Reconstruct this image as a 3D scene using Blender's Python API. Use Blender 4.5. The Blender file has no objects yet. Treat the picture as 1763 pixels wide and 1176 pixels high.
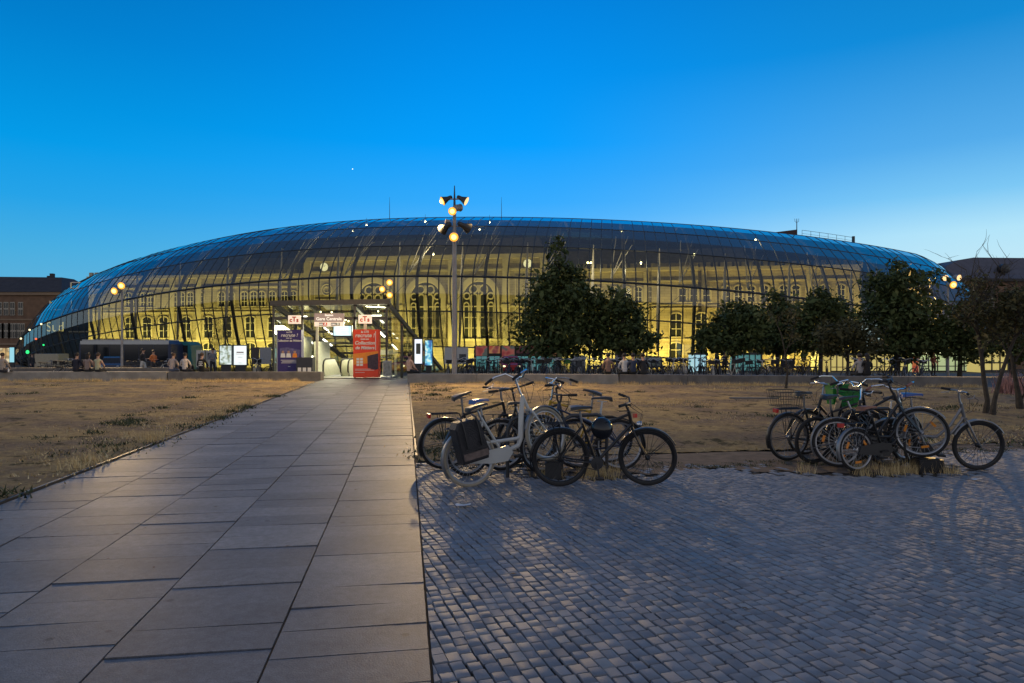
import bpy, math, random
import numpy as np
from mathutils import Vector, Matrix
R = math.radians
PI = math.pi
random.seed(7)
rng = np.random.default_rng(7)
sc = bpy.context.scene
COL = sc.collection
CH = 1.65                      # eye height above the paving

# ------------------------------------------------------------------ camera
cd = bpy.data.cameras.new('camera')
cd.sensor_width = 36.0
cd.lens = 23.993
cd.shift_y = 10 / 1763
cd.clip_start = 0.05
cd.clip_end = 6000
cam = bpy.data.objects.new('camera', cd)
cam.location = (0, 0, CH)
cam.rotation_euler = (R(90), 0, 0)
COL.objects.link(cam)
sc.camera = cam

# ------------------------------------------------------------------ dusk sky
wd = bpy.data.worlds.new('World')
sc.world = wd
wd.use_nodes = True
nt = wd.node_tree
nt.nodes.clear()
N = nt.nodes.new
L = nt.links.new


def ramp(stops):
    r = N('ShaderNodeValToRGB')
    r.color_ramp.interpolation = 'EASE' if len(stops) < 4 else 'LINEAR'
    while len(r.color_ramp.elements) < len(stops):
        r.color_ramp.elements.new(0.5)
    for e, (p, c) in zip(r.color_ramp.elements, stops):
        e.position = p
        e.color = (*c, 1)
    return r


tc = N('ShaderNodeTexCoord')
sx = N('ShaderNodeSeparateXYZ')
L(tc.outputs['Generated'], sx.inputs[0])
left = ramp([(0, (.16, .46, .66)), (.06, (.12, .45, .70)), (.119, (.065, .423, .75)), (.179, (.018, .366, .807)), (.245, (.001, .328, .807)),
             (.37, (.0006, .212, .61)), (.5, (.001, .13, .42)), (.75, (.06, .12, .25)), (1, (.13, .155, .225))])
mid = ramp([(0, (.32, .66, .86)), (.08, (.24, .60, .92)), (.14, (.13, .51, .97)), (.207, (.038, .413, 1.0)), (.284, (.002, .352, 1.0)),
            (.36, (.0008, .296, .896)), (.435, (.0006, .242, .775)), (.55, (.002, .16, .55)), (.75, (.06, .12, .26)), (1, (.13, .155, .225))])
right = ramp([(0, (.68, .85, .87)), (.07, (.60, .83, .91)), (.141, (.456, .783, .956)), (.188, (.205, .578, .913)), (.245, (.091, .413, .83)),
              (.37, (.007, .254, .665)), (.5, (.004, .17, .48)), (.75, (.06, .12, .26)), (1, (.13, .155, .225))])
rear = ramp([(0, (.64, .61, .60)), (.15, (.60, .60, .64)), (.4, (.42, .45, .56)), (.75, (.23, .27, .36)), (1, (.13, .155, .225))])
for r in (left, mid, right, rear):
    L(sx.outputs['Z'], r.inputs[0])


def blend(f0, f1, a_, b_):
    q = N('ShaderNodeMapRange')
    q.interpolation_type = 'SMOOTHSTEP'
    q.inputs['From Min'].default_value = f0
    q.inputs['From Max'].default_value = f1
    L(sx.outputs['X'], q.inputs['Value'])
    w = N('ShaderNodeMix')
    w.data_type = 'RGBA'
    L(q.outputs[0], w.inputs['Factor'])
    L(a_, w.inputs['A'])
    L(b_, w.inputs['B'])
    return w


mx = blend(-.62, .05, left.outputs[0], mid.outputs[0])
mx = blend(.0, .60, mx.outputs['Result'], right.outputs[0])
mr2 = N('ShaderNodeMapRange')
mr2.interpolation_type = 'SMOOTHSTEP'
mr2.inputs['From Min'].default_value = .5
mr2.inputs['From Max'].default_value = -.35
L(sx.outputs['Y'], mr2.inputs['Value'])
mx2 = N('ShaderNodeMix')
mx2.data_type = 'RGBA'
L(mr2.outputs[0], mx2.inputs['Factor'])
L(mx.outputs['Result'], mx2.inputs['A'])
L(rear.outputs[0], mx2.inputs['B'])
bg = N('ShaderNodeBackground')
bg.inputs['Strength'].default_value = 1.0
L(mx2.outputs['Result'], bg.inputs['Color'])
wo = N('ShaderNodeOutputWorld')
L(bg.outputs[0], wo.inputs['Surface'])

vs = sc.view_settings
sc.display_settings.display_device = 'sRGB'
vs.view_transform = 'Standard'
vs.look = 'None'
vs.exposure = 0
vs.gamma = 1
cy = sc.cycles
cy.use_denoising = True
cy.max_bounces = 6
cy.diffuse_bounces = 3
cy.glossy_bounces = 3
cy.transmission_bounces = 4
cy.transparent_max_bounces = 16
cy.caustics_reflective = False
cy.caustics_refractive = False
cy.sample_clamp_indirect = 4
cy.use_light_tree = True


# ------------------------------------------------------------------ materials
def newmat(name):
    m = bpy.data.materials.new(name)
    m.use_nodes = True
    n = m.node_tree
    return m, n, n.nodes['Principled BSDF']


def plain(name, c, rough=.6, metal=0., var=.12, scale=6., bump=0., spec=.5):
    """one colour broken up by soft wear"""
    m, n, b = newmat(name)
    b.inputs['Roughness'].default_value = rough
    b.inputs['Metallic'].default_value = metal
    b.inputs['Specular IOR Level'].default_value = spec
    t = n.nodes.new('ShaderNodeTexCoord')
    no = n.nodes.new('ShaderNodeTexNoise')
    no.inputs['Scale'].default_value = scale
    no.inputs['Detail'].default_value = 5
    n.links.new(t.outputs['Object'], no.inputs['Vector'])
    r = n.nodes.new('ShaderNodeValToRGB')
    r.color_ramp.elements[0].position = .3
    r.color_ramp.elements[1].position = .7
    r.color_ramp.elements[0].color = (*[max(0, x * (1 - var)) for x in c], 1)
    r.color_ramp.elements[1].color = (*[min(1, x * (1 + var)) for x in c], 1)
    n.links.new(no.outputs['Fac'], r.inputs[0])
    n.links.new(r.outputs[0], b.inputs['Base Color'])
    if bump:
        bp = n.nodes.new('ShaderNodeBump')
        bp.inputs['Strength'].default_value = bump
        bp.inputs['Distance'].default_value = .02
        n2 = n.nodes.new('ShaderNodeTexNoise')
        n2.inputs['Scale'].default_value = scale * 8
        n2.inputs['Detail'].default_value = 4
        n.links.new(t.outputs['Object'], n2.inputs['Vector'])
        n.links.new(n2.outputs['Fac'], bp.inputs['Height'])
        n.links.new(bp.outputs[0], b.inputs['Normal'])
    return m


def island(name, stops, rough=.7, noise=0, nscale=3., bump=0., trans=0., spec=.5):
    """colour picked per loose piece (setts, slabs, leaves, blades) with optional large stains"""
    m, n, b = newmat(name)
    b.inputs['Roughness'].default_value = rough
    b.inputs['Specular IOR Level'].default_value = spec
    g = n.nodes.new('ShaderNodeNewGeometry')
    r = n.nodes.new('ShaderNodeValToRGB')
    while len(r.color_ramp.elements) < len(stops):
        r.color_ramp.elements.new(.5)
    for e, (p, c) in zip(r.color_ramp.elements, stops):
        e.position = p
        e.color = (*c, 1)
    n.links.new(g.outputs['Random Per Island'], r.inputs[0])
    out = r.outputs[0]
    t = n.nodes.new('ShaderNodeTexCoord')
    if noise:
        for k, (scl, lo, hi) in enumerate(((nscale, 1 - noise, 1 + noise * .4), (nscale * 14, 1 - noise * .7, 1 + noise * .5))):
            no = n.nodes.new('ShaderNodeTexNoise')
            no.inputs['Scale'].default_value = scl
            no.inputs['Detail'].default_value = 6
            no.inputs['Roughness'].default_value = .65
            n.links.new(t.outputs['Object'], no.inputs['Vector'])
            mr_ = n.nodes.new('ShaderNodeMapRange')
            mr_.inputs['From Min'].default_value = .3
            mr_.inputs['From Max'].default_value = .7
            mr_.inputs['To Min'].default_value = lo
            mr_.inputs['To Max'].default_value = hi
            n.links.new(no.outputs['Fac'], mr_.inputs['Value'])
            mm = n.nodes.new('ShaderNodeMix')
            mm.data_type = 'RGBA'
            mm.blend_type = 'MULTIPLY'
            mm.inputs['Factor'].default_value = 1
            n.links.new(out, mm.inputs['A'])
            n.links.new(mr_.outputs[0], mm.inputs['B'])
            out = mm.outputs['Result']
    n.links.new(out, b.inputs['Base Color'])
    if bump:
        n2 = n.nodes.new('ShaderNodeTexNoise')
        n2.inputs['Scale'].default_value = 90
        n2.inputs['Detail'].default_value = 4
        n.links.new(t.outputs['Object'], n2.inputs['Vector'])
        bp = n.nodes.new('ShaderNodeBump')
        bp.inputs['Strength'].default_value = bump
        bp.inputs['Distance'].default_value = .004
        n.links.new(n2.outputs['Fac'], bp.inputs['Height'])
        n.links.new(bp.outputs[0], b.inputs['Normal'])
    if trans:
        b.inputs['Subsurface Weight'].default_value = 0
    return m


def glow(name, c, s):
    m, n, b = newmat(name)
    b.inputs['Base Color'].default_value = (*[min(.8, x) for x in c], 1)
    b.inputs['Emission Color'].default_value = (*c, 1)
    b.inputs['Emission Strength'].default_value = s
    m.cycles.emission_sampling = 'NONE'
    return m


def glass(name, tint, ior=1.5, gain=1.0, rough=.02, bump=0.):
    m = bpy.data.materials.new(name)
    m.use_nodes = True
    n = m.node_tree
    n.nodes.clear()
    o = n.nodes.new('ShaderNodeOutputMaterial')
    mixs = n.nodes.new('ShaderNodeMixShader')
    tr = n.nodes.new('ShaderNodeBsdfTransparent')
    tr.inputs[0].default_value = (*tint, 1)
    gl = n.nodes.new('ShaderNodeBsdfGlossy')
    gl.inputs['Color'].default_value = (.84, .83, .80, 1)
    gl.inputs['Roughness'].default_value = rough
    fr = n.nodes.new('ShaderNodeFresnel')
    fr.inputs['IOR'].default_value = ior
    mu = n.nodes.new('ShaderNodeMath')
    mu.operation = 'MULTIPLY'
    mu.use_clamp = True
    mu.inputs[1].default_value = gain
    n.links.new(fr.outputs[0], mu.inputs[0])
    n.links.new(mu.outputs[0], mixs.inputs[0])
    n.links.new(tr.outputs[0], mixs.inputs[1])
    n.links.new(gl.outputs[0], mixs.inputs[2])
    n.links.new(mixs.outputs[0], o.inputs[0])
    if bump:
        t = n.nodes.new('ShaderNodeTexCoord')
        no = n.nodes.new('ShaderNodeTexNoise')
        no.inputs['Scale'].default_value = .35
        no.inputs['Detail'].default_value = 3
        n.links.new(t.outputs['Object'], no.inputs['Vector'])
        bp = n.nodes.new('ShaderNodeBump')
        bp.inputs['Strength'].default_value = bump
        bp.inputs['Distance'].default_value = .3
        n.links.new(no.outputs['Fac'], bp.inputs['Height'])
        n.links.new(bp.outputs[0], gl.inputs['Normal'])
    return m


M = {}
M['slab'] = island('granite_slab', [(0, (.11, .112, .125)), (.35, (.132, .134, .148)), (.75, (.152, .153, .166)), (1, (.19, .188, .198))], .55, .40, 1.1, .45, spec=.36)
n = M['slab'].node_tree
b = n.nodes['Principled BSDF']
src = b.inputs['Base Color'].links[0].from_socket
t = n.nodes.new('ShaderNodeTexCoord')
vo = n.nodes.new('ShaderNodeTexVoronoi')
vo.inputs['Scale'].default_value = 3.2
n.links.new(t.outputs['Object'], vo.inputs['Vector'])
vr = n.nodes.new('ShaderNodeValToRGB')
vr.color_ramp.elements[0].position = .06
vr.color_ramp.elements[0].color = (.35, .35, .36, 1)
vr.color_ramp.elements[1].position = .10
vr.color_ramp.elements[1].color = (1, 1, 1, 1)
n.links.new(vo.outputs['Distance'], vr.inputs[0])
sp_ = n.nodes.new('ShaderNodeTexNoise')
sp_.inputs['Scale'].default_value = 160
sp_.inputs['Detail'].default_value = 2
n.links.new(t.outputs['Object'], sp_.inputs['Vector'])
sr = n.nodes.new('ShaderNodeMapRange')
sr.inputs['From Min'].default_value = .35
sr.inputs['From Max'].default_value = .65
sr.inputs['To Min'].default_value = .72
sr.inputs['To Max'].default_value = 1.25
n.links.new(sp_.outputs['Fac'], sr.inputs['Value'])
for q in (vr.outputs[0], sr.outputs[0]):
    w = n.nodes.new('ShaderNodeMix')
    w.data_type = 'RGBA'
    w.blend_type = 'MULTIPLY'
    w.inputs['Factor'].default_value = 1
    n.links.new(src, w.inputs['A'])
    n.links.new(q, w.inputs['B'])
    src = w.outputs['Result']
n.links.new(src, b.inputs['Base Color'])
M['sett'] = island('granite_sett', [(0, (.172, .185, .215)), (.5, (.205, .22, .252)), (.88, (.228, .24, .268)), (1, (.265, .265, .27))], .62, .22, .6, .5, spec=.4)
M['joint'] = plain('sandy_joint', (.028, .022, .016), .95, var=.5, scale=8)
M['dirt'] = plain('bare_dirt', (.12, .085, .06), .95, var=.35, scale=5, bump=.6)
M['concrete'] = plain('bench_concrete', (.30, .27, .23), .8, var=.2, scale=2.5, bump=.2)
M['concrete_dark'] = plain('dark_concrete', (.16, .145, .13), .8, var=.25, scale=2.5, bump=.2)  # darker copy of the bench concrete; the walls' shade put into the colour
M['asphalt'] = plain('plaza_asphalt', (.075, .072, .07), .8, var=.25, scale=.6, bump=.1)
M['black'] = plain('black_paint', (.012, .012, .013), .35)
M['rubber'] = plain('tyre_rubber', (.018, .017, .017), .8)
M['alu'] = plain('brushed_aluminium', (.40, .40, .41), .34, .9)
M['chrome'] = plain('chromed_steel', (.7, .7, .7), .18, 1.)
M['white'] = plain('white_paint', (.55, .54, .50), .35, var=.05)
M['cream_tyre'] = plain('cream_tyre_rubber', (.36, .31, .23), .7)
M['leather'] = plain('tan_leather', (.26, .10, .05), .5)
M['vinyl'] = plain('black_vinyl', (.02, .02, .024), .45)
M['blue_vinyl'] = plain('blue_saddle_cover', (.03, .08, .30), .35)
M['yellow'] = plain('yellow_frame_paint', (.55, .33, .03), .35)
M['green'] = plain('green_crate_plastic', (.025, .24, .035), .45)
M['red'] = plain('red_plastic', (.5, .02, .015), .35)
M['orange'] = plain('orange_plastic', (.75, .25, .02), .3)
M['navy'] = plain('navy_paint', (.02, .03, .07), .35)
M['silver'] = plain('silver_paint', (.22, .22, .225), .35, .6)
M['steel'] = plain('dark_steel', (.05, .05, .052), .45, .3)
M['rib'] = plain('shell_rib_paint', (.030, .034, .040), .5)
M['arch'] = plain('shell_arch_paint', (.075, .078, .082), .5)
M['mast'] = plain('cream_mast_paint', (.75, .70, .60), .5)
M['bark'] = plain('tree_bark', (.05, .04, .03), .9, var=.4, scale=9, bump=.6)
M['pole'] = plain('lamp_pole_paint', (.36, .32, .29), .5, .2)
M['skin'] = plain('skin', (.45, .27, .19), .6, var=.05)


# ------------------------------------------------------------------ mesh helpers
class MB:
    def __init__(self):
        self.v, self.f, self.m, self.i = [], [], [], 0

    def add(self, vs, fs):
        o = len(self.v)
        self.v.extend(tuple(x) for x in vs)
        for f in fs:
            self.f.append(tuple(a + o for a in f))
            self.m.append(self.i)
        return self

    def box(self, x0, x1, y0, y1, z0, z1):
        v = [(x0, y0, z0), (x1, y0, z0), (x1, y1, z0), (x0, y1, z0), (x0, y0, z1), (x1, y0, z1), (x1, y1, z1), (x0, y1, z1)]
        return self.add(v, [(3, 2, 1, 0), (4, 5, 6, 7), (0, 1, 5, 4), (1, 2, 6, 5), (2, 3, 7, 6), (3, 0, 4, 7)])

    def cbox(self, c, s):
        return self.box(c[0] - s[0] / 2, c[0] + s[0] / 2, c[1] - s[1] / 2, c[1] + s[1] / 2, c[2] - s[2] / 2, c[2] + s[2] / 2)

    def bar(self, a, b, w, h, up=(0, 0, 1)):
        """rectangular bar from a to b, w across, h along up"""
        a, b, up = Vector(a), Vector(b), Vector(up)
        d = (b - a).normalized()
        sd = d.cross(up)
        if sd.length < 1e-4:
            sd = d.cross(Vector((1, 0, 0)))
        sd.normalize()
        u = sd.cross(d).normalized()
        v = []
        for p in (a, b):
            for sx_, sz_ in ((-1, -1), (1, -1), (1, 1), (-1, 1)):
                v.append(p + sd * (sx_ * w / 2) + u * (sz_ * h / 2))
        return self.add(v, [(0, 1, 2, 3), (7, 6, 5, 4), (0, 4, 5, 1), (1, 5, 6, 2), (2, 6, 7, 3), (3, 7, 4, 0)])

    def tube(self, pts, r, n=8, caps=True, closed=False):
        pts = [Vector(p) for p in pts]
        k = len(pts)
        rs = r if isinstance(r, (list, tuple)) else [r] * k
        ring = []
        prev = None
        for i, p in enumerate(pts):
            if closed:
                t = pts[(i + 1) % k] - pts[i - 1]
            else:
                t = pts[min(i + 1, k - 1)] - pts[max(i - 1, 0)]
            t.normalize()
            if prev is None:
                a = Vector((0, 0, 1)) if abs(t.z) < .9 else Vector((1, 0, 0))
                nn = t.cross(a).normalized()
            else:
                nn = prev - t * prev.dot(t)
                nn.normalize()
            prev = nn
            bn = t.cross(nn)
            ring.append([p + (nn * math.cos(2 * PI * j / n) + bn * math.sin(2 * PI * j / n)) * rs[i] for j in range(n)])
        v = [q for rg in ring for q in rg]
        fs = []
        for i in range(k if closed else k - 1):
            i2 = (i + 1) % k
            for j in range(n):
                fs.append((i * n + j, i * n + (j + 1) % n, i2 * n + (j + 1) % n, i2 * n + j))
        if caps and not closed:
            fs.append(tuple(reversed(range(n))))
            fs.append(tuple((k - 1) * n + j for j in range(n)))
        return self.add(v, fs)

    def torus(self, c, R_, r, n=36, k=7, axis='y', a0=0, a1=360):
        full = abs(a1 - a0) >= 360
        pts = []
        cnt = n if full else n + 1
        for i in range(cnt):
            a = R(a0 + (a1 - a0) * i / n)
            if axis == 'y':
                pts.append((c[0] + R_ * math.cos(a), c[1], c[2] + R_ * math.sin(a)))
            elif axis == 'z':
                pts.append((c[0] + R_ * math.cos(a), c[1] + R_ * math.sin(a), c[2]))
            else:
                pts.append((c[0], c[1] + R_ * math.cos(a), c[2] + R_ * math.sin(a)))
        return self.tube(pts, r, k, True, full)

    def lathe(self, base, prof, n=16, axis=(0, 0, 1)):
        """prof: (radius, distance along axis)"""
        ax = Vector(axis).normalized()
        a = Vector((0, 0, 1)) if abs(ax.z) < .9 else Vector((1, 0, 0))
        u = ax.cross(a).normalized()
        w = ax.cross(u)
        base = Vector(base)
        v, fs = [], []
        for (r_, h) in prof:
            for j in range(n):
                t = 2 * PI * j / n
                v.append(base + ax * h + (u * math.cos(t) + w * math.sin(t)) * r_)
        for i in range(len(prof) - 1):
            for j in range(n):
                fs.append((i * n + j, i * n + (j + 1) % n, (i + 1) * n + (j + 1) % n, (i + 1) * n + j))
        fs.append(tuple(reversed(range(n))))
        fs.append(tuple((len(prof) - 1) * n + j for j in range(n)))
        return self.add(v, fs)

    def ball(self, c, r, n=10, k=7):
        rx, ry, rz = r if isinstance(r, (list, tuple)) else (r, r, r)
        v, fs = [], []
        for i in range(k + 1):
            a = PI * i / k
            for j in range(n):
                t = 2 * PI * j / n
                v.append((c[0] + rx * math.sin(a) * math.cos(t), c[1] + ry * math.sin(a) * math.sin(t), c[2] + rz * math.cos(a)))
        for i in range(k):
            for j in range(n):
                fs.append((i * n + j, (i + 1) * n + j, (i + 1) * n + (j + 1) % n, i * n + (j + 1) % n))
        return self.add(v, fs)

    def prism(self, poly, d, axis='y', off=0.):
        """extrude a 2D outline; axis y: poly is (x,z); axis x: poly is (y,z); axis z: poly is (x,y)"""
        k = len(poly)
        v = []
        for s in (off, off + d):
            for a, b in poly:
                v.append({'y': (a, s, b), 'x': (s, a, b), 'z': (a, b, s)}[axis])
        fs = [tuple(range(k)), tuple(reversed(range(k, 2 * k)))]
        for i in range(k):
            j = (i + 1) % k
            fs.append((i, i + k, j + k, j))
        return self.add(v, fs)

    def xf(self, mtx, start=0):
        for i in range(start, len(self.v)):
            self.v[i] = tuple(mtx @ Vector(self.v[i]))
        return self

    def build(self, name, mat, parent=None, smooth=True, loc=None):
        me = bpy.data.meshes.new(name)
        me.from_pydata(self.v, [], self.f)
        mats = mat if isinstance(mat, (list, tuple)) else [mat]
        for m_ in mats:
            me.materials.append(m_)
        if len(mats) > 1:
            me.polygons.foreach_set('material_index', self.m)
        if smooth:
            me.polygons.foreach_set('use_smooth', [True] * len(self.f))
            try:
                me.set_sharp_from_angle(angle=R(38))
            except Exception:
                pass
        me.update()
        o = bpy.data.objects.new(name, me)
        COL.objects.link(o)
        if parent:
            o.parent = parent
        if loc:
            o.location = loc
        return o


def npmesh(name, verts, faces, mat, parent=None, k=4):
    me = bpy.data.meshes.new(name)
    nv, nf = len(verts), len(faces)
    me.vertices.add(nv)
    me.vertices.foreach_set('co', np.asarray(verts, 'f').ravel())
    me.loops.add(nf * k)
    me.loops.foreach_set('vertex_index', np.asarray(faces, 'i').ravel())
    me.polygons.add(nf)
    me.polygons.foreach_set('loop_start', np.arange(0, nf * k, k, dtype='i'))
    me.update(calc_edges=True)
    me.validate()
    me.materials.append(mat)
    o = bpy.data.objects.new(name, me)
    COL.objects.link(o)
    if parent:
        o.parent = parent
    return o


def tag(o, label=None, cat=None, group=None, kind=None):
    if label:
        o['label'] = label
    if cat:
        o['category'] = cat
    if group:
        o['group'] = group
    if kind:
        o['kind'] = kind
    return o


def thing(name, label, cat, loc=(0, 0, 0), rot=(0, 0, 0), group=None):
    o = bpy.data.objects.new(name, None)
    o.empty_display_size = .2
    COL.objects.link(o)
    o.location = loc
    o.rotation_euler = rot
    return tag(o, label, cat, group)


def struct(o):
    o['kind'] = 'structure'
    return o


def dup(root, loc, rot=None, label=None, group=None):
    r = root.copy()
    COL.objects.link(r)
    r.location = loc
    if rot is not None:
        r.rotation_euler = rot
    if label:
        r['label'] = label
    if group:
        r['group'] = group
    for ch in list(root.children):
        c = ch.copy()
        COL.objects.link(c)
        c.parent = r
        for g in ch.children:
            d = g.copy()
            COL.objects.link(d)
            d.parent = c
    return r


def text(name, body, size, mat, parent, loc, rot=(R(90), 0, 0), shear=0., align='CENTER', ext=.004, bold=0.):
    cu = bpy.data.curves.new(name, 'FONT')
    cu.body = body
    cu.size = size
    cu.align_x = align
    cu.align_y = 'CENTER'
    cu.extrude = ext
    cu.shear = shear
    cu.offset = bold
    t = bpy.data.objects.new(name, cu)
    COL.objects.link(t)
    dg = bpy.context.evaluated_depsgraph_get()
    me = bpy.data.meshes.new_from_object(t.evaluated_get(dg))
    bpy.data.objects.remove(t)
    bpy.data.curves.remove(cu)
    me.materials.clear()
    me.materials.append(mat)
    o = bpy.data.objects.new(name, me)
    COL.objects.link(o)
    o.parent = parent
    o.location = loc
    o.rotation_euler = rot
    return o


def lamp(kind, name, loc, power, color, radius=.15, target=None, angle=120, blend=1., size=None, parent=None):
    d = bpy.data.lights.new(name, kind)
    d.energy = power
    d.color = color
    if kind == 'AREA':
        d.shape = 'RECTANGLE'
        d.size, d.size_y = size
    else:
        d.shadow_soft_size = radius
    if kind == 'SPOT':
        d.spot_size = R(angle)
        d.spot_blend = blend
    o = bpy.data.objects.new(name, d)
    COL.objects.link(o)
    o.location = loc
    if target is not None:
        o.rotation_euler = (Vector(target) - Vector(loc)).to_track_quat('-Z', 'Y').to_euler()
    return o


def gz(y):
    """the square falls gently towards the station"""
    return -1.8 * min(1, max(0, (y - 36) / 62))
# ================================================================== ground, path, paving, lawns
PD = Vector((-.154, .988, 0)).normalized()     # the way the path runs
PN = Vector((PD.y, -PD.x, 0))                  # to its right


def path_pt(t, lat):
    p = PD * t + PN * lat
    return p


# base ground: one sheet to the horizon with the stair pit left open
PIT = (-12.7, -7.3, 40.2, 50.5)
xs = sorted([-3000, -400, -120, -40, PIT[0], PIT[1], 0, 40, 120, 400, 3000])
ys = sorted([-400, -20, 0, 20, 36, PIT[2], 45, PIT[3], 60, 80, 98, 130, 200, 600, 4000])
g = MB()
idx = {}
for i, x in enumerate(xs):
    for j, y in enumerate(ys):
        idx[i, j] = len(g.v)
        g.v.append((x, y, gz(y) - .03))
for i in range(len(xs) - 1):
    for j in range(len(ys) - 1):
        if xs[i] >= PIT[0] - .01 and xs[i + 1] <= PIT[1] + .01 and ys[j] >= PIT[2] - .01 and ys[j + 1] <= PIT[3] + .01:
            continue
        g.f.append((idx[i, j], idx[i + 1, j], idx[i + 1, j + 1], idx[i, j + 1]))
        g.m.append(0)
struct(g.build('ground', M['asphalt'], smooth=False))
p = MB()
x0, x1, y0, y1 = PIT
p.add([(x0, y0, -.15), (x1, y0, -.15), (x1, y1, -.45), (x0, y1, -.45), (x0, y0, -5), (x1, y0, -5), (x1, y1, -5), (x0, y1, -5)],
      [(0, 4, 5, 1), (1, 5, 6, 2), (2, 6, 7, 3), (3, 7, 4, 0), (4, 7, 6, 5)])
struct(p.build('stair_pit', plain('pit_concrete', (.5, .49, .42), .7), smooth=False))


# the slab path
def slab_verts(corners, h, tilt, inset=.004):
    c = sum(corners, Vector()) / 4
    top = [q + (c - q).normalized() * inset + Vector((0, 0, h + (q - c).dot(tilt))) for q in corners]
    bot = [Vector((q.x, q.y, -.028)) for q in corners]
    return top + bot


mb = MB()
Q = [(0, 1, 2, 3), (0, 4, 5, 1), (1, 5, 6, 2), (2, 6, 7, 3), (3, 7, 4, 0)]
edges = [.13, -.72, -1.585, -2.44, -3.32, -4.19]
for k in range(5):
    a, b = edges[k + 1] + .003, edges[k] - .003
    t = -6 + k % 2 * .05 + random.uniform(0, .04)
    while t < 36.2:
        ln = random.uniform(.345, .375) if random.random() < .93 else .54
        t2 = min(t + ln, 36.2)
        gp = random.choice((.0006, .0008, .001, .0015, .002, .003, .006))
        wob = random.uniform(-.004, .004)
        cs = [path_pt(t + gp, a), path_pt(t + gp + wob, b), path_pt(t2 - gp + wob, b), path_pt(t2 - gp, a)]
        tilt = Vector((random.gauss(0, .003), random.gauss(0, .0045), 0))
        # corners must run anticlockwise seen from above
        cs = [cs[0], cs[1], cs[2], cs[3]]
        mb.add(slab_verts(cs, random.uniform(-.002, .004), tilt), Q)
        t = t2
struct(mb.build('path', M['slab'], smooth=False))
b2 = MB()
cs = [path_pt(-6, -4.25), path_pt(-6, .15), path_pt(36.3, .15), path_pt(36.3, -4.25)]
b2.add([Vector((q.x, q.y, -.012)) for q in cs], [(0, 1, 2, 3)])
struct(b2.build('path_bed', M['joint'], smooth=False))
# steel edging between path and grass
for lat, nm in ((-4.24, 0), (.16, 1)):
    e = MB()
    t0 = -6 if nm == 0 else 10.4
    e.bar(path_pt(t0, lat) + Vector((0, 0, -.01)), path_pt(33, lat) + Vector((0, 0, -.01)), .03, .06)
    tag(e.build('path_edging', M['steel'], smooth=False),
        'thin steel strip between the slab path and the ' + ('left' if nm == 0 else 'right') + ' lawn', 'edging', None)

# the setts: long courses running down to the right
E1 = np.array([.319, -.947])
E1 /= np.linalg.norm(E1)
E2 = np.array([-E1[1], E1[0]])
if E2[0] < 0:
    E2 = -E2
V_, F_ = [], []


def paved_far(x):
    return 9.75 + max(0, x - 4.2) * .42 + .12 * math.sin(x * 2.1)


for r in range(-26, 200):
    base = r * .080
    tt = -14 + random.uniform(0, .13)
    while tt < 6:
        ln = random.uniform(.088, .118)
        ce = E1 * (tt + ln / 2) + E2 * (base + .012 * math.sin(tt * 2.3 + r * .05) + .006 * math.sin(tt * 9 + r)) 
        tt += ln
        x, y = ce
        if y < 1.6 or y > paved_far(x) or x > 10.5:
            continue
        lat = x * PN.x + y * PN.y
        if lat < .10:
            continue
        # soil has crept over the setts round the cycle stands
        dd = min(((x - 4.6) / 1.9) ** 2 + ((y - 9.35) / .75) ** 2, ((x - 1.0) / 1.1) ** 2 + ((y - 9.0) / .55) ** 2)
        if dd < 1 and random.random() < .85 * (1 - dd) + .25:
            continue
        edge = paved_far(x) - y
        if edge < .5 and random.random() < .5 - edge:
            continue
        hw, hl = .080 / 2 - random.uniform(.0025, .005), ln / 2 - random.uniform(.0025, .005)
        h = random.uniform(-.0025, .0025)
        o = len(V_)
        tw = random.uniform(-.03, .03)
        e1 = E1 * math.cos(tw) + E2 * math.sin(tw)
        e2 = E2 * math.cos(tw) - E1 * math.sin(tw)
        tx, ty = random.gauss(0, .006), random.gauss(0, .006)
        sg = [(-1, -1), (1, -1), (1, 1), (-1, 1)]
        for (gr, zz) in ((.005, 0), (0, -.0055), (0, -.03)):
            for a, b in sg:
                j1, j2 = random.uniform(-.003, .003), random.uniform(-.003, .003)
                q = ce + e1 * (a * (hl - gr) + j1) + e2 * (b * (hw - gr) + j2)
                la = q[0] * PN.x + q[1] * PN.y
                if la < .139:
                    q = q + np.array([PN.x, PN.y]) * (.139 - la)
                V_.append((q[0], q[1], h + zz + (a * tx * hl + b * ty * hw if zz == 0 else 0)))
        F_ += [(o, o + 1, o + 2, o + 3)]
        for l in (0, 4):
            for i in range(4):
                j = (i + 1) % 4
                F_ += [(o + l + i, o + l + 4 + i, o + l + 4 + j, o + l + j)]
so = npmesh('sett_paving', V_, F_, M['sett'])
# face winding check: make all tops look up
import bmesh
bm = bmesh.new()
bm.from_mesh(so.data)
bmesh.ops.recalc_face_normals(bm, faces=bm.faces)
for f in bm.faces:
    f.smooth = True
bm.to_mesh(so.data)
bm.free()
try:
    so.data.set_sharp_from_angle(angle=R(50))
except Exception:
    pass
struct(so)
pb = MB()
pb.add([(-.6, -6, -.016), (60, -6, -.016), (60, 36, -.016), (-.6, 9.0, -.016)], [(0, 1, 2, 3)])
# bed clipped to the right of the path
a, b = path_pt(-6, .15), path_pt(12, .15)
pb = MB()
pb.add([(a.x, a.y, -.016), (40, -6, -.016), (40, 12, -.016), (b.x, b.y, -.016)], [(0, 1, 2, 3)])
struct(pb.build('sett_bed', M['joint'], smooth=False))


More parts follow.
